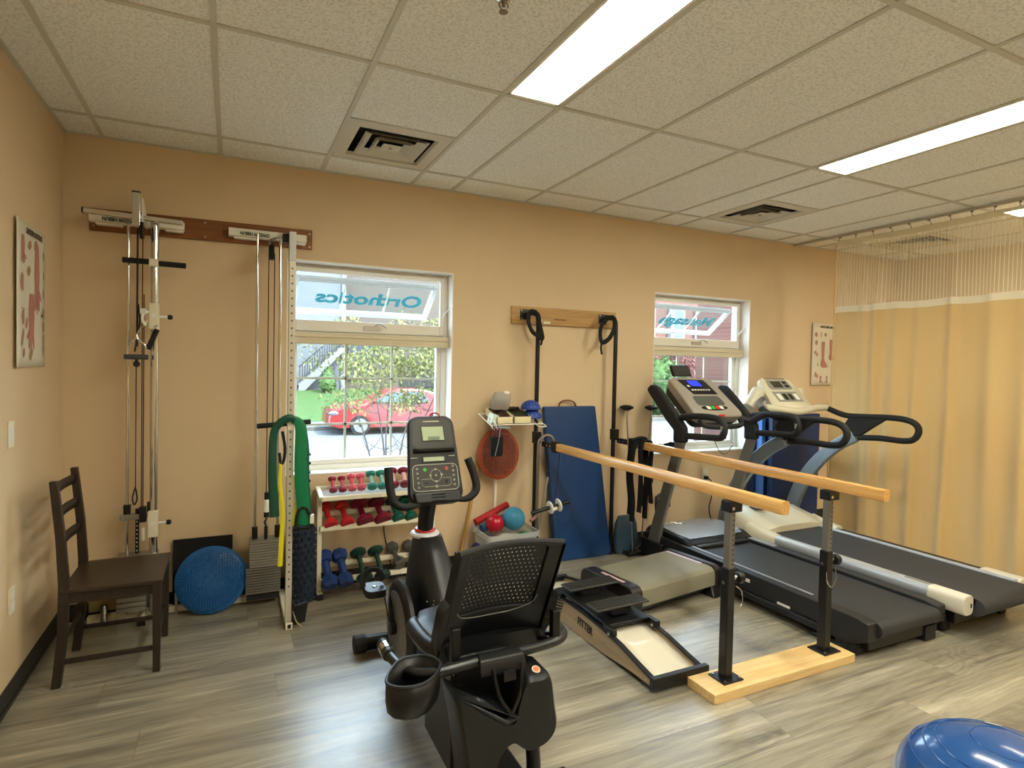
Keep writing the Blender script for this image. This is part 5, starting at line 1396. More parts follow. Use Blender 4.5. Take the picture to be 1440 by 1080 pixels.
# black side frames: sweep forward under the console and back as armrests
for x in (xL, xR+.03):
    s = 1 if x < 4.2 else -1
    g = G()
    g.loft([[(x-.030,a,b_),(x+.030,a,b_),(x+.030,c,d),(x-.030,c,d)] for (a,b_),(c,d) in (((-.74,.985),(-.62,.975)),((-.73,1.10),(-.62,1.07)),((-.63,1.20),(-.53,1.14)),((-.50,1.32),(-.415,1.25)),((-.41,1.395),(-.33,1.33)),((-.35,1.41),(-.30,1.37)))])
    sf = build('console_arm', g, foamh, t, bevel=.018)
    g = G()
    g.tube([(x,-.68,1.175),(x,-.85,1.195),(x,-1.02,1.195),(x,-1.085,1.17),(x,-1.10,1.11),(x,-1.07,1.065),(x,-.98,1.055),(x,-.84,1.045),(x,-.70,1.035)], .024, n=10, sub=5); build('armrest', g, foamh, t)
    g = G(); g.boxc((x,-1.095,1.13), (.05,.03,.05)); build('armrest_end', g, steel, t, bevel=.012)
# console, tilted panel
co = Vector((4.325, -.34, 1.462)); sl = Vector((0, -.36, -.285)).normalized(); nrm = Vector((0, -.62, .785)).normalized(); nrm = Vector((1,0,0)).cross(sl).normalized()
if nrm.z < 0: nrm = -nrm
def cp(u, v, h): return Vector((co.x+u, co.y, co.z)) + sl*v + nrm*h
def outline(hw0, hw1, v0, v1, r=.05):
    out = []
    for (u, v, a0) in ((hw0-r, v0+r, -90),(hw1-r, v1-r, 0),(-(hw1-r), v1-r, 90),(-(hw0-r), v0+r, 180)):
        for k in range(5):
            a = math.radians(a0 + 90*k/4); out.append((u + r*math.cos(a), v + r*math.sin(a)))
    return out
ol = outline(.225,.245,0,.47)
g = G(); g.loft([[cp(u*.93, .235+(v-.235)*.95, -.075) for u, v in ol], [cp(u, v, -.02) for u, v in ol], [cp(u, v, 0) for u, v in ol], [cp(u*.97, .235+(v-.235)*.97, .008) for u, v in ol]])
con = build('console', g, silverp, t, ang=35)
g = G(); g.loft([[cp(u*.88, .235+(v-.235)*.9, -.13) for u, v in ol], [cp(u*.95, .235+(v-.235)*.96, -.07) for u, v in ol]]); build('console_back', g, black, t, ang=35)
def pad(poly, h, mt, name, parent=None, th=.002):
    g = G(); g.loft([[cp(u, v, h) for u, v in poly], [cp(u, v, h+th) for u, v in poly]]); return build(name, g, mt, parent or con, ang=30)
pad([(-.15,.035),(.125,.035),(.155,.215),(-.10,.215)], .008, keym, 'display_panel')
pad([(-.065,.05),(.045,.05),(.06,.115),(-.045,.115)], .010, screenm, 'lit_screen')
pad([(-.10,.105),(-.075,.105),(-.072,.125),(-.097,.125)], .010, whitepl, 'speed_readout')
for k in range(7): pad([(-.085+k*.029,.155),(-.068+k*.029,.155),(-.066+k*.029,.17),(-.083+k*.029,.17)], .010, whitepl, 'quick_key')
pad([(x*.9, y) for x, y in outline(.155,.16,.235,.345,.03)], .008, M('slate_grip_panel', '54554f', .6), 'ribbed_rest')
key = [(.0+.135*math.cos(a), .375+.030*math.sin(a)) for a in [2*PI*i/24 for i in range(24)]]
pad(key, .008, keym, 'start_panel')
for k, mt in enumerate((whitepl, M('green_key','3fae3c',.4), M('red_key','d8342c',.4), whitepl)):
    pad([(-.085+k*.045,.357),(-.047+k*.045,.357),(-.047+k*.045,.393),(-.085+k*.045,.393)], .0105, mt, 'start_key')
g = G(); g.tube([cp(-.20,.47,-.03), cp(-.18,.53,-.035), cp(0,.55,-.03), cp(.18,.53,-.035), cp(.22,.47,-.03)], .020, n=8, sub=4); build('front_grip_bar', g, foamh, t)
g = G(); g.tube([cp(.22,.40,-.05), cp(.32,.48,-.04), (xR+.03,-.80,1.19)], .026, n=8, sub=4); build('console_link', g, foamh, t)
g = G(); g.tube([cp(-.22,.40,-.07), (xL+.02,-.66,1.17), (xL+.0,-.74,1.17)], .022, n=8, sub=4); build('console_link', g, foamh, t)
pad([(-.02,.455),(.035,.455),(.035,.475),(-.02,.475)], .010, M('red_safety_key','b81f24',.4), 'safety_key')
# tablet rest above
g = G(); g.hexa([(4.18,-.34,1.47),(4.37,-.34,1.475),(4.37,-.30,1.475),(4.18,-.30,1.47)], [(4.155,-.32,1.565),(4.345,-.32,1.57),(4.345,-.285,1.57),(4.155,-.285,1.565)]); build('tablet_rest', g, black, t, bevel=.012)
# dangling lead and adjusting latch at the front
g = G(); g.tube([(4.55,-.42,.95),(4.58,-.45,.86),(4.64,-.46,.83),(4.72,-.46,.90)], .003, n=6); build('dangling_lead', g, black, t)
g = G(); g.tube([(4.22,-.12,.27),(4.23,-.10,.42),(4.30,-.10,.43),(4.36,-.10,.41),(4.35,-.12,.33)], .014, n=6, sub=2); build('transport_handle', g, black, t)

# second treadmill, cream
creamp = M('cream_plastic', 'd2ccb4', .35); slate = M('slate_belt', '34373c', .6, bump=.2, bscale=200)
t = thing('treadmill', 'cream treadmill with grey curved uprights, standing against the curtain', 'treadmill', (5.1,-1.3,0))
xL, xR = 4.70, 5.50
def taper(y): return 0
g = G(); g.box((xL+.06,-2.12,.06), (xR-.08,-.5,.21)); build('deck_frame', g, black, t, bevel=.006)
g = G(); g.box((xL+.10,-2.20,.205), (xR-.12,-.60,.235)); g.cyl((xL+.10,-2.20,.185), (xR-.12,-2.20,.185), .050, n=20); build('running_belt', g, slate, t)
railm = M('silver_white_rail', 'c4cad0', .3, metal=.4)
g = G(); g.prism([(xL+.0+a, .215+b_) for a, b_ in rrect(.085,.085,.03,4,.04,0)], 'y', -2.10, -.80); build('side_rail', g, railm, t, ang=30)
g = G(); g.box((xL-.002,-2.0,.16), (xL+.01,-.9,.185)); build('lower_rail_line', g, M('grey_blue_side', '767d86', .4), t, smooth=False)
g = G(); g.prism([(xL-.005+a, .205+b_) for a, b_ in rrect(.095,.115,.03,4,.04,0)], 'y', -2.20, -2.00); ec = build('rail_end_cap', g, M('ivory_end_cap', 'd8d3c2', .35), t, bevel=.006)
g = G(); g.box((xL+.05,-2.202,.19), (xL+.062,-2.199,.215)); build('cap_slot', g, black, ec)
g = G(); g.boxc((xL+.04,-1.93,.2595), (.03,.16,.0015)); build('worn_logo', g, M('grey_print', '8a8a84', .6), t)
g = G(); g.prism([(xR-.115+a, .215+b_) for a, b_ in rrect(.03,.07,.01,3)], 'y', -2.14, -.6); build('inner_rail', g, railm, t)
g = G(); g.box((xR-.10,-1.95,.14), (xR+.01,-.6,.232)); build('foot_platform', g, dkgrey, t, bevel=.01)
g = G(); g.prism([(xR-.05+a, .195+b_) for a, b_ in rrect(.11,.11,.03,4)], 'y', -2.16, -1.93); build('rail_end_cap', g, MATS['ivory_end_cap'], t, bevel=.006)
for x in (xL+.07, xR-.1):
    g = G(); g.boxc((x,-2.0,.06), (.08,.15,.12)); build('rear_foot', g, rubber, t, bevel=.01)
# cream hood
def hz(y): 
    return .0
rings = []
for y, w, z1 in ((-.20,.26,.20),(-.26,.31,.31),(-.36,.355,.375),(-.50,.38,.375),(-.66,.405,.33),(-.80,.41,.28)):
    cxh = 5.10
    rings.append([(cxh-w, y, .10),(cxh-w, y, z1*.72),(cxh-w*.86, y, z1*.93),(cxh-w*.5, y, z1),(cxh, y, z1+.005),(cxh+w*.5, y, z1),(cxh+w*.86, y, z1*.93),(cxh+w, y, z1*.72),(cxh+w, y, .10)])
g = G(); g.loft(rings); hd = build('motor_hood', g, creamp, t, ang=50)
# arms of the hood reaching back along the rails
for s in (-1, 1):
    g = G(); x = 5.10+s*.36
    g.loft([[(x-w, y, .17),(x+w, y, .17),(x+w, y, z-.02),(x+w*.6, y, z),(x-w*.6, y, z),(x-w, y, z-.02)] for y, w, z in ((-.66,.060,.30),(-.80,.050,.270),(-.92,.044,.257))]); build('hood_arm', g, creamp, t, ang=50)
g = G(); pts = [(5.10+.30*math.cos(a), -.86+.17*math.sin(a)) for a in [PI*k/16 for k in range(17)]] + [(4.80,-1.0),(5.40,-1.0)]
g.loft([[(x, y, .2352) for x, y in pts], [(x, y, .2365) for x, y in pts]])
g2 = G(); g2.loft([[(5.10+.33*math.cos(a), -.84+.17*math.sin(a), .236) for a in [PI*k/16 for k in range(17)]], [(5.10+.36*math.cos(a), -.80+.17*math.sin(a), .25) for a in [PI*k/16 for k in range(17)]]], cap=False)
def hoodz(x, y): return .38
g = G(); g.boxc((4.93,-.545,.374), (.09,.085,.004), (0.06,-.06,0)); bd = build('hood_badge', g, M('plum_badge', '4a1c3a', .4), t, bevel=.001)
g = G(); g.boxc((4.93,-.5465,.3775), (.066,.06,.002), (0.06,-.06,0)); bi = build('badge_inlay', g, M('badge_inlay', 'cfc3c9', .4), bd)
text_mesh('badge_mark', 'EX', .045, MATS['plum_badge'], bd, (4.903,-.547,.380), (1,0,.06), (0,1,.06), sx=.9, bold=.001)
# curved uprights
curvem = M('blue_grey_upright', '7f8c98', .32, metal=.4)
for x in (4.745, 5.575):
    s = 1
    g = G(); rings = []
    for y, z, d in ((-.36,.12,.10),(-.38,.28,.115),(-.46,.50,.115),(-.60,.72,.11),(-.78,.90,.10),(-.95,1.01,.10)):
        rings.append((y, z, d))
    fine = []
    for i in range(len(rings)-1):
        p0 = Vector(rings[max(0,i-1)]); p1 = Vector(rings[i]); p2 = Vector(rings[i+1]); p3 = Vector(rings[min(len(rings)-1,i+2)])
        for j in range(4):
            q_ = j/4; v_ = .5*((2*p1)+(p2-p0)*q_+(2*p0-5*p1+4*p2-p3)*q_*q_+(3*p1-p0-3*p2+p3)*q_**3); fine.append(tuple(v_))
    rings = fine + [rings[-1]]
    out = []
    for i, (y, z, d) in enumerate(rings):
        a = rings[max(0,i-1)]; b_ = rings[min(len(rings)-1,i+1)]
        tv = Vector((0, b_[0]-a[0], b_[1]-a[1])).normalized(); nv = Vector((0, -tv.z, tv.y))
        c = Vector((x, y, z))
        out.append([c-nv*d/2+Vector((-.025,0,0)), c-nv*d/2+Vector((.025,0,0)), c+nv*d/2+Vector((.025,0,0)), c+nv*d/2+Vector((-.025,0,0))])
    g.loft(out); build('curved_upright', g, curvem, t, bevel=.010, ang=50)
    # gusset and looped handrail
    g = G(); g.prism([(-.90,1.16),(-1.14,1.19),(-1.22,1.185),(-1.0,1.02),(-.93,1.00),(-.86,1.10)], 'x', x-.020, x+.020); build('handrail_gusset', g, foamh, t, bevel=.008)
    g = G(); g.tube([(x+(-.02 if x > 5 else .02),-.70,1.225),(x,-.85,1.175),(x,-1.0,1.175),(x,-1.20,1.185),(x,-1.34,1.18),(x,-1.415,1.15),(x,-1.435,1.095),(x,-1.40,1.035),(x,-1.32,1.015),(x,-1.15,1.015),(x,-.98,1.0)], .0235, n=12, sub=5)
    build('looped_handrail', g, foamh, t)
g = G(); g.tube([(5.62,-.70,1.225),(5.47,-.66,1.225),(5.38,-.66,1.215)], .0235, n=10, sub=3); 
g = G(); g.tube([(5.55,-.70,1.228),(5.42,-.70,1.225),(5.17,-.72,1.20),(4.94,-.70,1.225),(4.80,-.70,1.235)], .030, n=12, sub=4); build('cross_grip', g, creamp, t)
g = G(); g.tube([(4.78,-.70,1.23),(4.86,-.60,1.27),(4.92,-.58,1.30)], .022, n=8); build('left_grip_stub', g, M('grey_grip', '5c5a58', .6), t)
# console
co = Vector((5.20, -.44, 1.468)); sl = Vector((0, -.24, -.26)).normalized(); nrm = Vector((1,0,0)).cross(sl).normalized()
if nrm.z < 0: nrm = -nrm
ol = outline(.20,.235,0,.35,.07)
g = G(); g.loft([[cp(u*.85, .175+(v-.175)*.85, -.08) for u, v in ol], [cp(u, v, -.03) for u, v in ol], [cp(u, v, 0) for u, v in ol], [cp(u*.95, .175+(v-.175)*.95, .010) for u, v in ol]])
con = build('console', g, creamp, t, ang=40)
scr = M('dark_lcd', '3b3a2e', .25); gk = M('grey_key_area', '8d8f8a', .5)
pad(outline(.13,.14,.025,.135,.03), .010, gk, 'display_bezel'); pad([(-.09,.045),(.03,.045),(.035,.115),(-.08,.115)], .0125, scr, 'lcd_screen')
pad([(.055,.045),(.10,.045),(.105,.07),(.06,.07)], .0125, keym, 'side_display'); pad([(.06,.085),(.11,.085),(.115,.11),(.065,.11)], .0125, keym, 'side_display')
pad([(-.15,.16),(.14,.16),(.16,.27),(-.14,.27)], .010, gk, 'keypad')
for k in range(4): pad([(-.12+k*.068,.185),(-.075+k*.068,.185),(-.07+k*.068,.25),(-.115+k*.068,.25)], .0125, (keym if k in (1,2) else whitepl), 'key_block')
pad([(-.13,.010),(.12,.010),(.12,.018),(-.13,.018)], .010, M('olive_print','6a6650',.5), 'console_title')
for s, x in ((-1, 4.875), (1, 5.47)):
    g = G(); c0 = Vector((x, -.50, 1.27)); dv = Vector((.10*s*-1, .0, .10)) if s < 0 else Vector((.03,.06,.11))
    g.cyl(c0 - Vector((.03*(-s) if s<0 else 0,0,.05)), c0+dv*.9, .052, .058, n=20); cu = build('cup_holder', g, creamp, t, bevel=.006)
    g = G(); e0 = c0+dv*.88; d2 = (c0+dv*.9-(c0 - Vector((.03*(-s) if s<0 else 0,0,.05)))).normalized(); g.cyl(e0+d2*.0035, e0+d2*.006, .048, n=20); build('cup_opening', g, M('cup_hollow_shade', '6f6d60', .7), cu)  # flat grey disc paints the shaded hollow onto the solid cup
# ------------------------------------------------------------------ recumbent exercise bike
charc = M('charcoal_plastic', '17191c', .42)
silvd = M('silver_disc', '85888b', .35, metal=.6)
t = thing('exercise_bike', 'black recumbent exercise bike with perforated seat back in the middle of the floor', 'exercise bike', (1.77,-1.75,0))
AX = 1.775
# stabilisers and rail
g = G(); g.cyl((1.50,-1.0,.047), (2.06,-1.0,.047), .038, n=20); build('front_stabilizer', g, black, t)
for x0, x1 in ((1.468,1.53),(2.03,2.09)):
    g = G(); g.cyl((x0,-1.0,.048), (x1,-1.0,.048), .046, n=20); build('stabilizer_cap', g, rubber, t, bevel=.004)
g = G(); g.bar((AX,-1.0,.085), (AX,-2.40,.085), .09, .06); build('main_beam', g, charc, t, bevel=.01)
g = G(); g.bar((AX-.02,-1.35,.17), (AX-.02,-2.10,.25), .07, .035); build('seat_rail', g, M('silver_seat_rail', 'b9b6ae', .3, metal=.7), t, bevel=.006)
# front shroud
rings = []
for z, y0, y1, hw in ((.03,-1.02,-1.62,.075),(.18,-1.0,-1.70,.10),(.34,-1.02,-1.62,.105),(.48,-1.06,-1.50,.095),(.60,-1.09,-1.38,.075),(.665,-1.12,-1.30,.062)):
    cyy = (y0+y1)/2; hy = abs(y1-y0)/2
    rings.append([(AX+.02+a*hw*2, cyy+b_*hy*2, z) for a, b_ in rrect(1,1,.38,5)])
g = G(); g.loft(rings); build('drive_housing', g, charc, t, ang=50)
g = G(); g.lathe([(.07,0),(.075,.012),(.068,.022),(.05,.026)], (AX+.005,-1.21,.655), n=28); build('mast_collar', g, M('pearl_collar', 'dfe2ea', .3), t)
g = G(); g.lathe([(.05,0),(.055,.008),(.05,.016)], (AX+.005,-1.21,.68), n=28); build('red_collar_ring', g, M('red_ring', 'd2281e', .3), t)
g = G(); g.tube([(AX+.005,-1.21,.66),(AX+.0,-1.24,.74),(AX-.005,-1.29,.84),(AX-.0,-1.31,.90)], .040, n=16, sub=4); build('console_mast', g, black, t)
# crank side
dc = Vector((1.635,-1.36,.27))
g = G(); g.lathe([(.215,0),(.222,.02),(.205,.034),(.17,.036)], dc, axis=(-1,0,0), n=44); build('disc_rim', g, charc, t)
g = G(); g.lathe([(.03,.041),(.165,.041),(.172,.037)], dc, axis=(-1,0,0), n=44); build('silver_disc', g, silvd, t)
for sx, py, pz in ((-1, -1.23, .42), (1, -1.49, .12)):
    cx0 = 1.585 if sx < 0 else 1.93
    g = G(); g.bar((cx0,-1.36,.27), (cx0-.01*(-sx),py,pz), .018, .032, up=(1,0,0)); g.cyl((cx0-.02,-1.36,.27), (cx0+.02,-1.36,.27), .028); build('crank_arm', g, black, t, bevel=.004)
    px = cx0+sx*.065
    g = G(); g.loft([[(px+a*.10, py+b_*.13, pz+dz) for a, b_ in rrect(1,1,.3,4)] for dz in (-.02,-.012,.010,.014)]); pd = build('pedal', g, black, t, ang=40)
    g = G(); g.ell((px,py,pz+.016), (.012,.012,.004), n=12, m=6); build('pedal_badge', g, chrome, pd)
    g = G(); g.tube([(px-.05,py+.02,pz-.0),(px-.052,py+.03,pz+.05),(px-.02,py+.035,pz+.085),(px+.025,py+.035,pz+.08),(px+.05,py+.03,pz+.03)], .014, n=8, flat=(1,.22), sub=5, up=(0,1,0)); build('pedal_strap', g, black, pd)
# console
co = Vector((1.795,-1.215,1.262)); top_w, bot_w = .112, .135
sl = Vector((0,-.135,-.405)).normalized(); nrm = Vector((1,0,0)).cross(sl).normalized()
if nrm.y > 0: nrm = -nrm
ol = outline(.120,.140,-.005,.43,.05)
g = G(); g.loft([[cp(u*.88, .205+(v-.205)*.92, -.06) for u, v in ol], [cp(u, v, -.02) for u, v in ol], [cp(u, v, .004) for u, v in ol], [cp(u*.96, .205+(v-.205)*.98, .012) for u, v in ol]])
con = build('console', g, charc, t, ang=40)
face = M('console_face', '33342f', .35); lcd = M('pale_green_lcd', 'a9b79a', .2); greyline = M('light_key_print', 'b5b4a8', .5); dotm = M('grey_key_dot', '8e8d84', .4)
pad(outline(.10,.108,.015,.16,.03), .0125, face, 'upper_face')
pad([(-.062,.048),(.062,.048),(.066,.128),(-.058,.128)], .0145, keym, 'screen_bezel'); pad([(-.056,.053),(.056,.053),(.060,.123),(-.052,.123)], .0170, lcd, 'main_screen')
pad([(-.025,.104),(.035,.104),(.035,.121),(-.025,.121)], .0195, M('lcd_segment', '6f7d68', .3), 'screen_segment')
pad([(-.045,.022),(.04,.022),(.04,.028),(-.045,.028)], .0148, greyline, 'console_title')
g = G(); g.hexa([cp(-.108,.162,.012),cp(.112,.162,.012),cp(.112,.185,.012),cp(-.108,.185,.012)], [cp(-.095,.166,.040),cp(.100,.166,.040),cp(.100,.180,.036),cp(-.095,.180,.036)]); build('reading_ledge', g, black, con, bevel=.003)
pad([(-.062,.203),(.062,.203),(.062,.232),(-.062,.232)], .0145, keym, 'lcd_bezel'); pad([(-.058,.207),(.050,.207),(.050,.228),(-.058,.228)], .0170, lcd, 'lower_screen')
for s in (-1, 1): pad([(s*.105-.018,.206),(s*.105+.018,.206),(s*.105+.018,.210),(s*.105-.018,.210)] if s < 0 else [(.075,.202),(.108,.202),(.108,.206),(.075,.206)], .0145, greyline, 'speaker_line')
kp = outline(.116,.118,.243,.372,.025)
g = G(); g.tube([cp(u, v, .0135) for u, v in kp], .0022, n=6, closed=True, smooth=False, sub=1); build('keypad_outline', g, greyline, con)
pad([(u*.97, .3075+(v-.3075)*.95) for u, v in kp], .0125, face, 'keypad')
g = G(); g.tube([cp(.028*math.cos(a), .298+.030*math.sin(a), .0155) for a in [2*PI*i/20 for i in range(20)]], .0013, n=5, closed=True, smooth=False, sub=1)
g.tube([cp(u, v, .0155) for u, v in ((-.028,.315),(-.075,.315),(-.072,.345),(-.06,.352),(.06,.352),(.078,.345),(.078,.312),(.03,.312))], .0012, n=5, smooth=False); build('key_lines', g, greyline, con)
for u, v, r, mt in [(-.055,.268,.009,M('green_key2','4fae3a',.4)), (.058,.266,.010,M('dull_red_key','a8402c',.4)), (0,.298,.006,dotm), (0,.268,.005,greyline), (0,.328,.005,greyline), (-.028,.298,.005,greyline), (.030,.296,.005,greyline), (-.052,.333,.006,keym), (.055,.328,.006,keym), (0,.352,.008,dotm)] + [(-.095+k*.001,.262+k*.023,.0055,dotm) for k in range(5)] + [(.092+k*.0005,.256+k*.023,.0060,dotm) for k in range(5)]:
    g = G(); q = [(u+r*math.cos(a), v+r*math.sin(a)) for a in [2*PI*i/12 for i in range(12)]]; pad(q, .0150, mt, 'round_key', th=.003)
g = G(); g.hexa([cp(-.12,.375,-.05),cp(.12,.375,-.05),cp(.125,.375,.03),cp(-.125,.375,.03)], [cp(-.10,.44,-.04),cp(.10,.44,-.04),cp(.115,.435,.035),cp(-.115,.435,.035)]); ty = build('console_tray', g, black, con, bevel=.012)
g = G()
for k in range(3): g.boxc(cp(0,.392+k*.015,.033), (.07,.004,.004))
build('vent_slot', g, charc, ty)
g = G(); g.tube([cp(.0,-.0,-.01),cp(.01,-.018,-.01),(1.83,-1.22,1.283),(1.845,-1.23,1.262)], .004, n=6); build('red_clip', g, M('red_clip', 'a3222a', .4), con)
for pts in ([(1.70,-1.37,.855),(1.62,-1.37,.85),(1.575,-1.36,.88),(1.560,-1.34,.95),(1.557,-1.32,1.035)], [(1.90,-1.37,.865),(1.955,-1.37,.87),(1.998,-1.36,.91),(1.992,-1.34,.98),(1.965,-1.32,1.06)]):
    g = G(); g.tube(pts, [.012,.018,.0205,.0205,.0205], n=12, sub=5); build('console_handle', g, blacks, t)
# seat cushion
g = G(); rings = []
for y, hw, zc in ((-1.66,.10,.445),(-1.70,.20,.455),(-1.80,.245,.455),(-1.95,.235,.455),(-2.06,.20,.465)):
    rings.append([(1.80+a*hw*2, y, zc+b_*.075 + .05*abs(a)**2) for a, b_ in rrect(1,1,.35,5)])
g.loft(rings); sc = build('seat_cushion', g, M('black_padded_vinyl', '191b1e', .4), t, ang=60)
g = G(); g.tube([(1.575,-1.74,.45),(1.56,-1.78,.455),(1.565,-1.95,.46),(1.60,-2.05,.47)], .034, n=10, sub=4); build('cushion_bolster', g, MATS['black_padded_vinyl'], sc)
g = G(); g.tube([(2.03,-1.74,.45),(2.05,-1.80,.455),(2.035,-1.95,.46),(1.99,-2.05,.46)], .030, n=10, sub=4); build('cushion_bolster', g, MATS['black_padded_vinyl'], sc)
g = G()
for i in range(12):
    for j in range(6):
        x, y = 1.63+i*.031, -1.72-j*.04
        g.ell((x+(.015 if j % 2 else 0), y, .523+.05*((x-1.80)/.45)**2), (.004,.004,.002), n=6, m=4)
build('seat_dimple', g, M('pale_dimple', '5b6068', .5), sc)
# seat back with perforated mesh
meshm = bpy.data.materials.new('perforated_seat_mesh'); meshm.use_nodes = True
n = meshm.node_tree.nodes; l = meshm.node_tree.links; p = n['Principled BSDF']
p.inputs['Base Color'].default_value = lin('0c0d0e'); p.inputs['Roughness'].default_value = .5
tc = n.new('ShaderNodeTexCoord'); sp_ = n.new('ShaderNodeSeparateXYZ'); l.new(tc.outputs['Object'], sp_.inputs[0])
def mt2(op, a, b=None):
    k = n.new('ShaderNodeMath'); k.operation = op
    for i, x in enumerate((a, b)):
        if x is None: continue
        if isinstance(x, (int, float)): k.inputs[i].default_value = x
        else: l.new(x, k.inputs[i])
    return k.outputs[0]
S_ = .0175
rw = mt2('FLOOR', mt2('DIVIDE', sp_.outputs['Z'], S_)); par = mt2('MULTIPLY', mt2('MODULO', mt2('ABSOLUTE', rw), 2), .5)
fu = mt2('SUBTRACT', mt2('FRACT', mt2('ADD', mt2('DIVIDE', sp_.outputs['X'], S_), par)), .5)
fv = mt2('SUBTRACT', mt2('FRACT', mt2('DIVIDE', sp_.outputs['Z'], S_)), .5)
rr_ = mt2('ADD', mt2('MULTIPLY', fu, fu), mt2('MULTIPLY', fv, fv))
hole = mt2('LESS_THAN', rr_, .026)
trn = n.new('ShaderNodeBsdfTransparent'); mx = n.new('ShaderNodeMixShader'); l.new(hole, mx.inputs[0])
l.new(p.outputs[0], mx.inputs[1]); l.new(trn.outputs[0], mx.inputs[2]); l.new(mx.outputs[0], n['Material Output'].inputs[0])
def sbp(u, v):   # u across -1..1, v up 0..1 : seat back surface
    hw = .205 - .0*v
    return Vector((1.785+.005*v+u*hw, -2.055-.155*v + .045*(1-u*u)*1.0, .535+.355*v))
g = G(); g.grid(lambda a, b_: sbp((a*2-1)*.80, .20+b_*.76), 16, 14); build('perforated_mesh', g, meshm, t, recalc=False)
g = G()
# frame around the mesh (U panel) : lower, sides, top
def strip(fn, nu, nv): g.grid(fn, nu, nv)
strip(lambda a, b_: sbp((a*2-1), -.12+b_*.34), 16, 6)
strip(lambda a, b_: sbp(-1+a*.24, .22+b_*.74), 4, 10)
strip(lambda a, b_: sbp(.76+a*.24, .22+b_*.74), 4, 10)
strip(lambda a, b_: sbp((a*2-1), .955+b_*.03), 16, 2)
build('back_frame', g, black, t, solid=.022, recalc=False, bevel=.004)
g = G(); g.tube([sbp(-1.02,.985), sbp(-.5,1.0), sbp(0,1.0), sbp(.5,1.0), sbp(1.02,.985)], .011, n=8, sub=3); build('top_edge', g, charc, t)
for s in (-1, 1):
    g = G(); g.loft([[sbp(s*u0, v)+Vector((0,dy,0)) for u0, dy in ((1.0,-.02),(1.0+w,-.02),(1.0+w,.045),(1.0,.045))] for v, w in ((-.22,.08),(.0,.15),(.33,.15),(.37,.11),(.42,.02),(.98,.01))]); sw = build('side_wing', g, black, t, bevel=.006)
    if s > 0:
        for k in range(9):
            g = G(); g.boxc(sbp(1.0,.0+k*.035)+Vector((.03,-.028,0)), (.07,.008,.006), (0,.35,0)); build('wing_rib', g, charc, sw)
g = G(); g.tube([sbp(-.80,.26)+Vector((0,-.016,0)), sbp(-.68,.19)+Vector((0,-.016,0)), sbp(-.35,.145)+Vector((0,-.016,0)), sbp(0,.14)+Vector((0,-.016,0)), sbp(.35,.155)+Vector((0,-.016,0)), sbp(.70,.24)+Vector((0,-.016,0)), sbp(.78,.34)+Vector((0,-.016,0))], .0022, n=6, sub=5); build('piping_line', g, M('grey_piping', '7d7c78', .5), t)
# posts, handle frame, bracket
tubm = M('satin_grey_tube', '3b3c3d', .32, metal=.6)
for x in (1.585, 1.985):
    g = G(); g.box((x-.016,-2.19,.49), (x+.016,-2.16,.62)); build('back_post', g, black, t, bevel=.004)
g = G(); g.tube([(1.40,-1.97,.475),(1.405,-2.03,.475),(1.42,-2.13,.485),(1.47,-2.20,.495),(1.56,-2.215,.50),(1.72,-2.21,.505),(1.90,-2.20,.505),(2.00,-2.18,.505),(2.055,-2.12,.50),(2.065,-2.02,.495),(2.06,-1.93,.49)], .0185, n=14, sub=5); build('handle_frame', g, tubm, t)
for pts in ([(1.398,-1.90,.475),(1.400,-2.0,.475)], [(2.062,-1.82,.49),(2.063,-2.0,.493)]):
    g = G(); g.cyl(pts[0], pts[1], .0235, n=16); gr = build('hand_grip', g, charc, t, bevel=.004)
    g = G(); 
    p0, p1 = Vector(pts[0]), Vector(pts[1]); 
    g.cyl(p0*.72+p1*.28, p0*.30+p1*.70, .0245, n=16); build('pulse_sensor', g, chrome if pts[0][0] < 1.5 else M('blue_grey_grip', '4c5a66', .3), gr)
g = G(); g.boxc((2.02,-1.93,.445), (.035,.03,.03)); build('red_lever', g, M('red_lever', 'c9211e', .35), t, bevel=.006)
g = G(); g.tube([(1.98,-1.80,.42),(2.0,-1.95,.44),(2.03,-2.10,.485)], .010, n=8); g.tube([(1.90,-1.85,.40),(1.97,-2.0,.44),(2.0,-2.15,.49)], .010, n=8); build('lever_rod', g, black, t)
g = G(); g.loft([[(1.735+a*w, y, z) for a in (-1,1)] + [(1.735+a*w, y, z-.02) for a in (1,-1)] for y, z, w in ((-2.185,.520,.075),(-2.215,.528,.080),(-2.245,.520,.085),(-2.262,.49,.088))]); build('rear_bracket', g, charc, t, bevel=.006)
g = G(); g.tube([(1.69,-2.27,.50),(1.70,-2.30,.42),(1.74,-2.31,.355)], .006, n=6); g.tube([(1.80,-2.27,.50),(1.78,-2.30,.42),(1.745,-2.31,.355)], .006, n=6); g.box((1.72,-2.295,.46), (1.765,-2.28,.49)); build('control_cable', g, black, t)
# cup holder basket
cb = Vector((1.42,-2.235,0))
def cupring(s, z):
    pts = [(-.098,-.03),(-.088,-.062),(-.055,-.085),(-.01,-.09),(.035,-.070),(.082,-.018),(.094,.03),(.062,.082),(-.015,.088),(-.07,.03)]
    return [(cb.x+a*s, cb.y+b_*s, z) for a, b_ in pts]
g = G(); rg_ = [cupring(.80,.42), cupring(.93,.432), cupring(1.0,.47), cupring(1.0,.53)]
g.loft(rg_, cap=False); g.add(cupring(.80,.422), [tuple(range(10))]); cu = build('bottle_holder', g, black, t, solid=.005, ang=60)
g = G(); g.tube(cupring(1.0,.532), .0055, n=6, closed=True, sub=4); build('holder_rim', g, charc, cu)
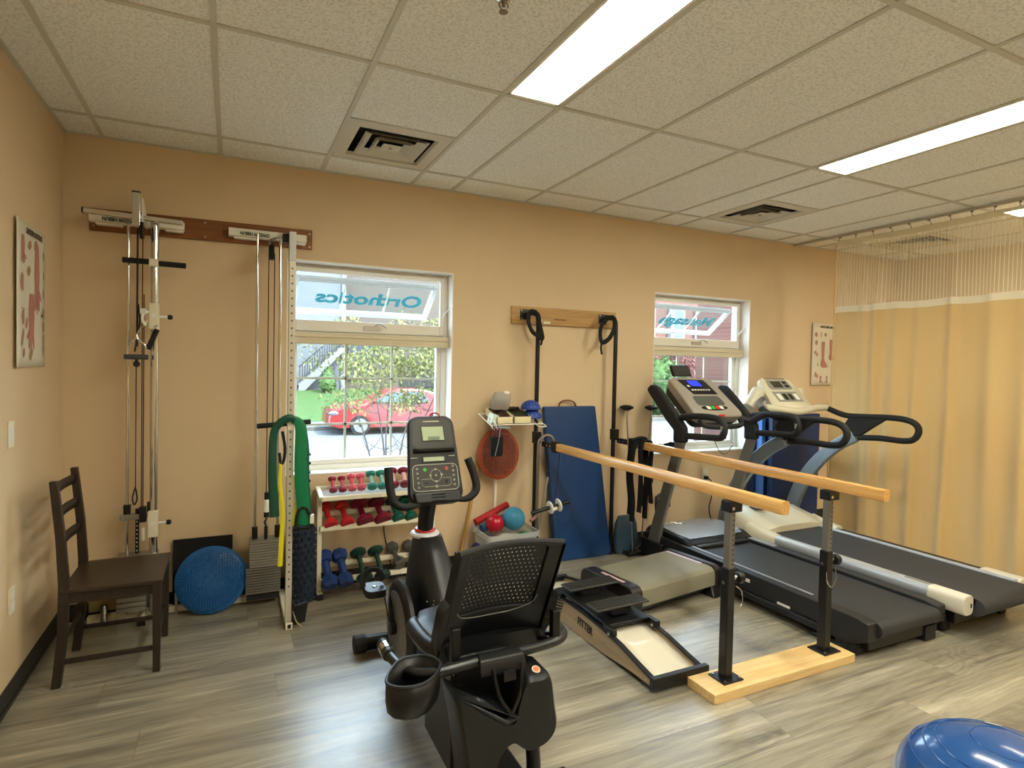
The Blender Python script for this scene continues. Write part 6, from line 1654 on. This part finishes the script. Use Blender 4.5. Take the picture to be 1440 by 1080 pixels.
# rear power unit
def ring_y(y, poly): return [(x, y, z) for x, z in poly]
g = G()
polyb = [(1.60,0.0),(1.69,0.0),(1.695,.17),(1.72,.225),(1.76,.245),(1.80,.215),(1.835,.20),(1.90,.215),(1.935,.26),(1.925,.34),(1.905,.445),(1.865,.455),(1.81,.45),(1.78,.38),(1.765,.32),(1.72,.325),(1.63,.385),(1.565,.43),(1.545,.44),(1.555,.38),(1.575,.28),(1.59,.15)]
def smooth_poly(p, k=4):
    out = []; m = len(p)
    for i in range(m):
        p0, p1, p2, p3 = [Vector(p[(i+j) % m]) for j in (-1, 0, 1, 2)]
        if p1.y < .01 or p2.y < .01: out.append(tuple(p1)); continue
        for j in range(k):
            t_ = j/k; q = .5*((2*p1)+(p2-p0)*t_+(2*p0-5*p1+4*p2-p3)*t_*t_+(3*p1-p0-3*p2+p3)*t_**3); out.append((q.x, max(q.y, .002)))
    return out
polyb = smooth_poly(polyb)
def scl(poly, s, cx=1.735, cz=.25): return [(cx+(x-cx)*s, cz+(z-cz)*s if z > .01 else 0) for x, z in poly]
g.loft([ring_y(-2.13, scl(polyb,.90)), ring_y(-2.145, scl(polyb,.97)), ring_y(-2.17, polyb), ring_y(-2.27, polyb), ring_y(-2.295, scl(polyb,.975)), ring_y(-2.305, scl(polyb,.93))])
pu = build('rear_shroud', g, charc, t, ang=45)
g = G(); g.loft([[(1.56,-2.175,.43),(1.64,-2.175,.375),(1.73,-2.175,.315),(1.77,-2.175,.33)], [(1.56,-2.29,.437),(1.64,-2.30,.382),(1.73,-2.31,.322),(1.77,-2.31,.335)], ], cap=False); build('step_through_cover', g, M('blue_black_cover', '20262d', .3), t, solid=.012)
g = G(); g.box((1.60,-2.15,.25), (1.80,-2.13,.50)); build('inner_panel', g, dkpl if 0 else charc, t, bevel=.006)
g = G(); g.box((1.585,-2.15,.08), (1.60,-1.85,.44)); build('side_panel', g, charc, t, bevel=.006)
g = G(); g.lathe([(.005,0),(.010,.001),(.012,.002),(.012,.005),(.004,.005)], (1.86,-2.262,.4575), axis=(0,-.35,1), n=20); build('round_emblem', g, M('orange_emblem', 'd9825a', .4), pu)
g = G(); g.lathe([(.0120,.0),(.0155,.0),(.0155,.0045),(.0120,.0045)], (1.86,-2.262,.4575), axis=(0,-.35,1), n=20); build('emblem_ring', g, M('pale_emblem_ring', 'e3d5c8', .4), pu)
g = G(); g.tube([(1.865,-2.22,.23),(1.87,-2.24,.12),(1.865,-2.25,.02)], .026, n=12, sub=4); build('rear_leg', g, charc, t)
g = G(); g.cyl((1.50,-2.25,.03), (2.0,-2.25,.03), .028, n=16); build('rear_stabilizer', g, black, t)
# ------------------------------------------------------------------ privacy curtain
CXX = 5.97
clothm = M('gold_beige_curtain_fabric', 'd8b67c', .8, sheen=.3, bump=.2, bscale=220)
bandm = M('cream_curtain_band', 'e9dec2', .8)
netm = bpy.data.materials.new('curtain_netting'); netm.use_nodes = True
n = netm.node_tree.nodes; l = netm.node_tree.links; p = n['Principled BSDF']
p.inputs['Base Color'].default_value = lin('efe4c6'); p.inputs['Roughness'].default_value = .8
tc = n.new('ShaderNodeTexCoord'); sp_ = n.new('ShaderNodeSeparateXYZ'); l.new(tc.outputs['UV'], sp_.inputs[0])
fr = mt2('FRACT', mt2('MULTIPLY', sp_.outputs['X'], 150.0)); st = mt2('LESS_THAN', fr, .22)
nz = n.new('ShaderNodeTexNoise'); nz.inputs['Scale'].default_value = 60; l.new(tc.outputs['UV'], nz.inputs['Vector'])
al = mt2('ADD', mt2('MULTIPLY', st, .50), .30)
trn = n.new('ShaderNodeBsdfTransparent'); mx = n.new('ShaderNodeMixShader'); l.new(al, mx.inputs[0])
l.new(trn.outputs[0], mx.inputs[1]); l.new(p.outputs[0], mx.inputs[2]); l.new(mx.outputs[0], n['Material Output'].inputs[0])
Y0c, Y1c = -.47, -4.3
rgc = random.Random(8)
RIDGES = []; d_ = .02
while d_ < 4.0:
    RIDGES.append((d_, rgc.uniform(.035, .075), rgc.uniform(.028, .060), rgc.uniform(-.05, .06))); d_ += rgc.uniform(.10, .27)
def fold(s, z):
    # s along the track, z height; pleats deepen and drift toward the floor
    y = Y0c + (Y1c-Y0c)*s
    d = (Y0c-y); dn = min(1, max(0, (2.75-z)/2.4))
    a = .018*math.sin(d*5.1+2+z*.9)
    for p0, am, w, dr in RIDGES:
        q = (d-(p0+dr*dn))/(w*(1+.35*dn))
        if abs(q) < 3: a -= am*(.30+.85*dn)*math.exp(-q*q)*(1+.25*math.sin(z*2.1+p0*9))
    return CXX + .02 + a, y
t = thing('privacy_curtain', 'long gold beige privacy curtain with cream netting top hanging from the ceiling track', 'curtain', (CXX, -2.3, .1))
def hem(s): return .095 + .02*math.sin(s*19)
def band0(s): return 2.085 + .004*math.sin(s*60)
g = G(); NS = 520
g.grid(lambda u, v: (lambda z: (fold(u, z)[0], fold(u, z)[1], z))(hem(u)+(band0(u)-hem(u))*v), NS, 26); build('curtain_fabric', g, clothm, t, recalc=False, ang=180)
g = G(); g.grid(lambda u, v: (lambda z: (fold(u, z)[0]-.004, fold(u, z)[1], z))(band0(u)+.055*v), NS, 2); build('cream_band', g, bandm, t, recalc=False, ang=180)
g = G(); g.grid(lambda u, v: (lambda z: (fold(u, z)[0], fold(u, z)[1], z))(band0(u)+.05+(2.735-band0(u)-.05)*v), NS, 8); nt_ = build('netting_panel', g, netm, t, recalc=False, ang=180)
uv = nt_.data.uv_layers.new(name='UVMap')
for lp in nt_.data.loops:
    i = lp.vertex_index; uv.data[lp.index].uv = ((i % (NS+1))/NS, (i//(NS+1))/8)
g = G(); g.grid(lambda u, v: (lambda z: (fold(u, z)[0]-.004, fold(u, z)[1], z))(2.70+.05*v), NS, 1); build('top_hem', g, M('sheer_hem', 'e2d5b2', .8, alpha=.75), t, recalc=False, ang=180)
g = G(); g.tube([(fold(0, z)[0], fold(0, z)[1]+.012, z) for z in (.10,.6,1.2,1.8,2.1,2.4,2.72)], .007, n=6, sub=2); build('leading_edge', g, clothm, t)
for k in range(26):
    s = (k+.1)/25.6; x, y = fold(s, 2.75)
    g = G(); g.tube([(CXX,y,2.783),(x,y+.004,2.765),(x,y,2.742),(x-.006,y-.004,2.752)], .0028, n=5, sub=2); g.boxc((CXX,y,2.780), (.012,.016,.012)); build('curtain_hook', g, M('dull_hook', '80786a', .5), t)
g = G(); g.box((CXX-.012,-6.5,2.784), (CXX+.012,-.005,2.8015))
single('curtain_track', g, M('cream_track', 'b8b09a', .5), 'thin cream curtain track fixed along the ceiling', 'curtain track', bevel=.002)
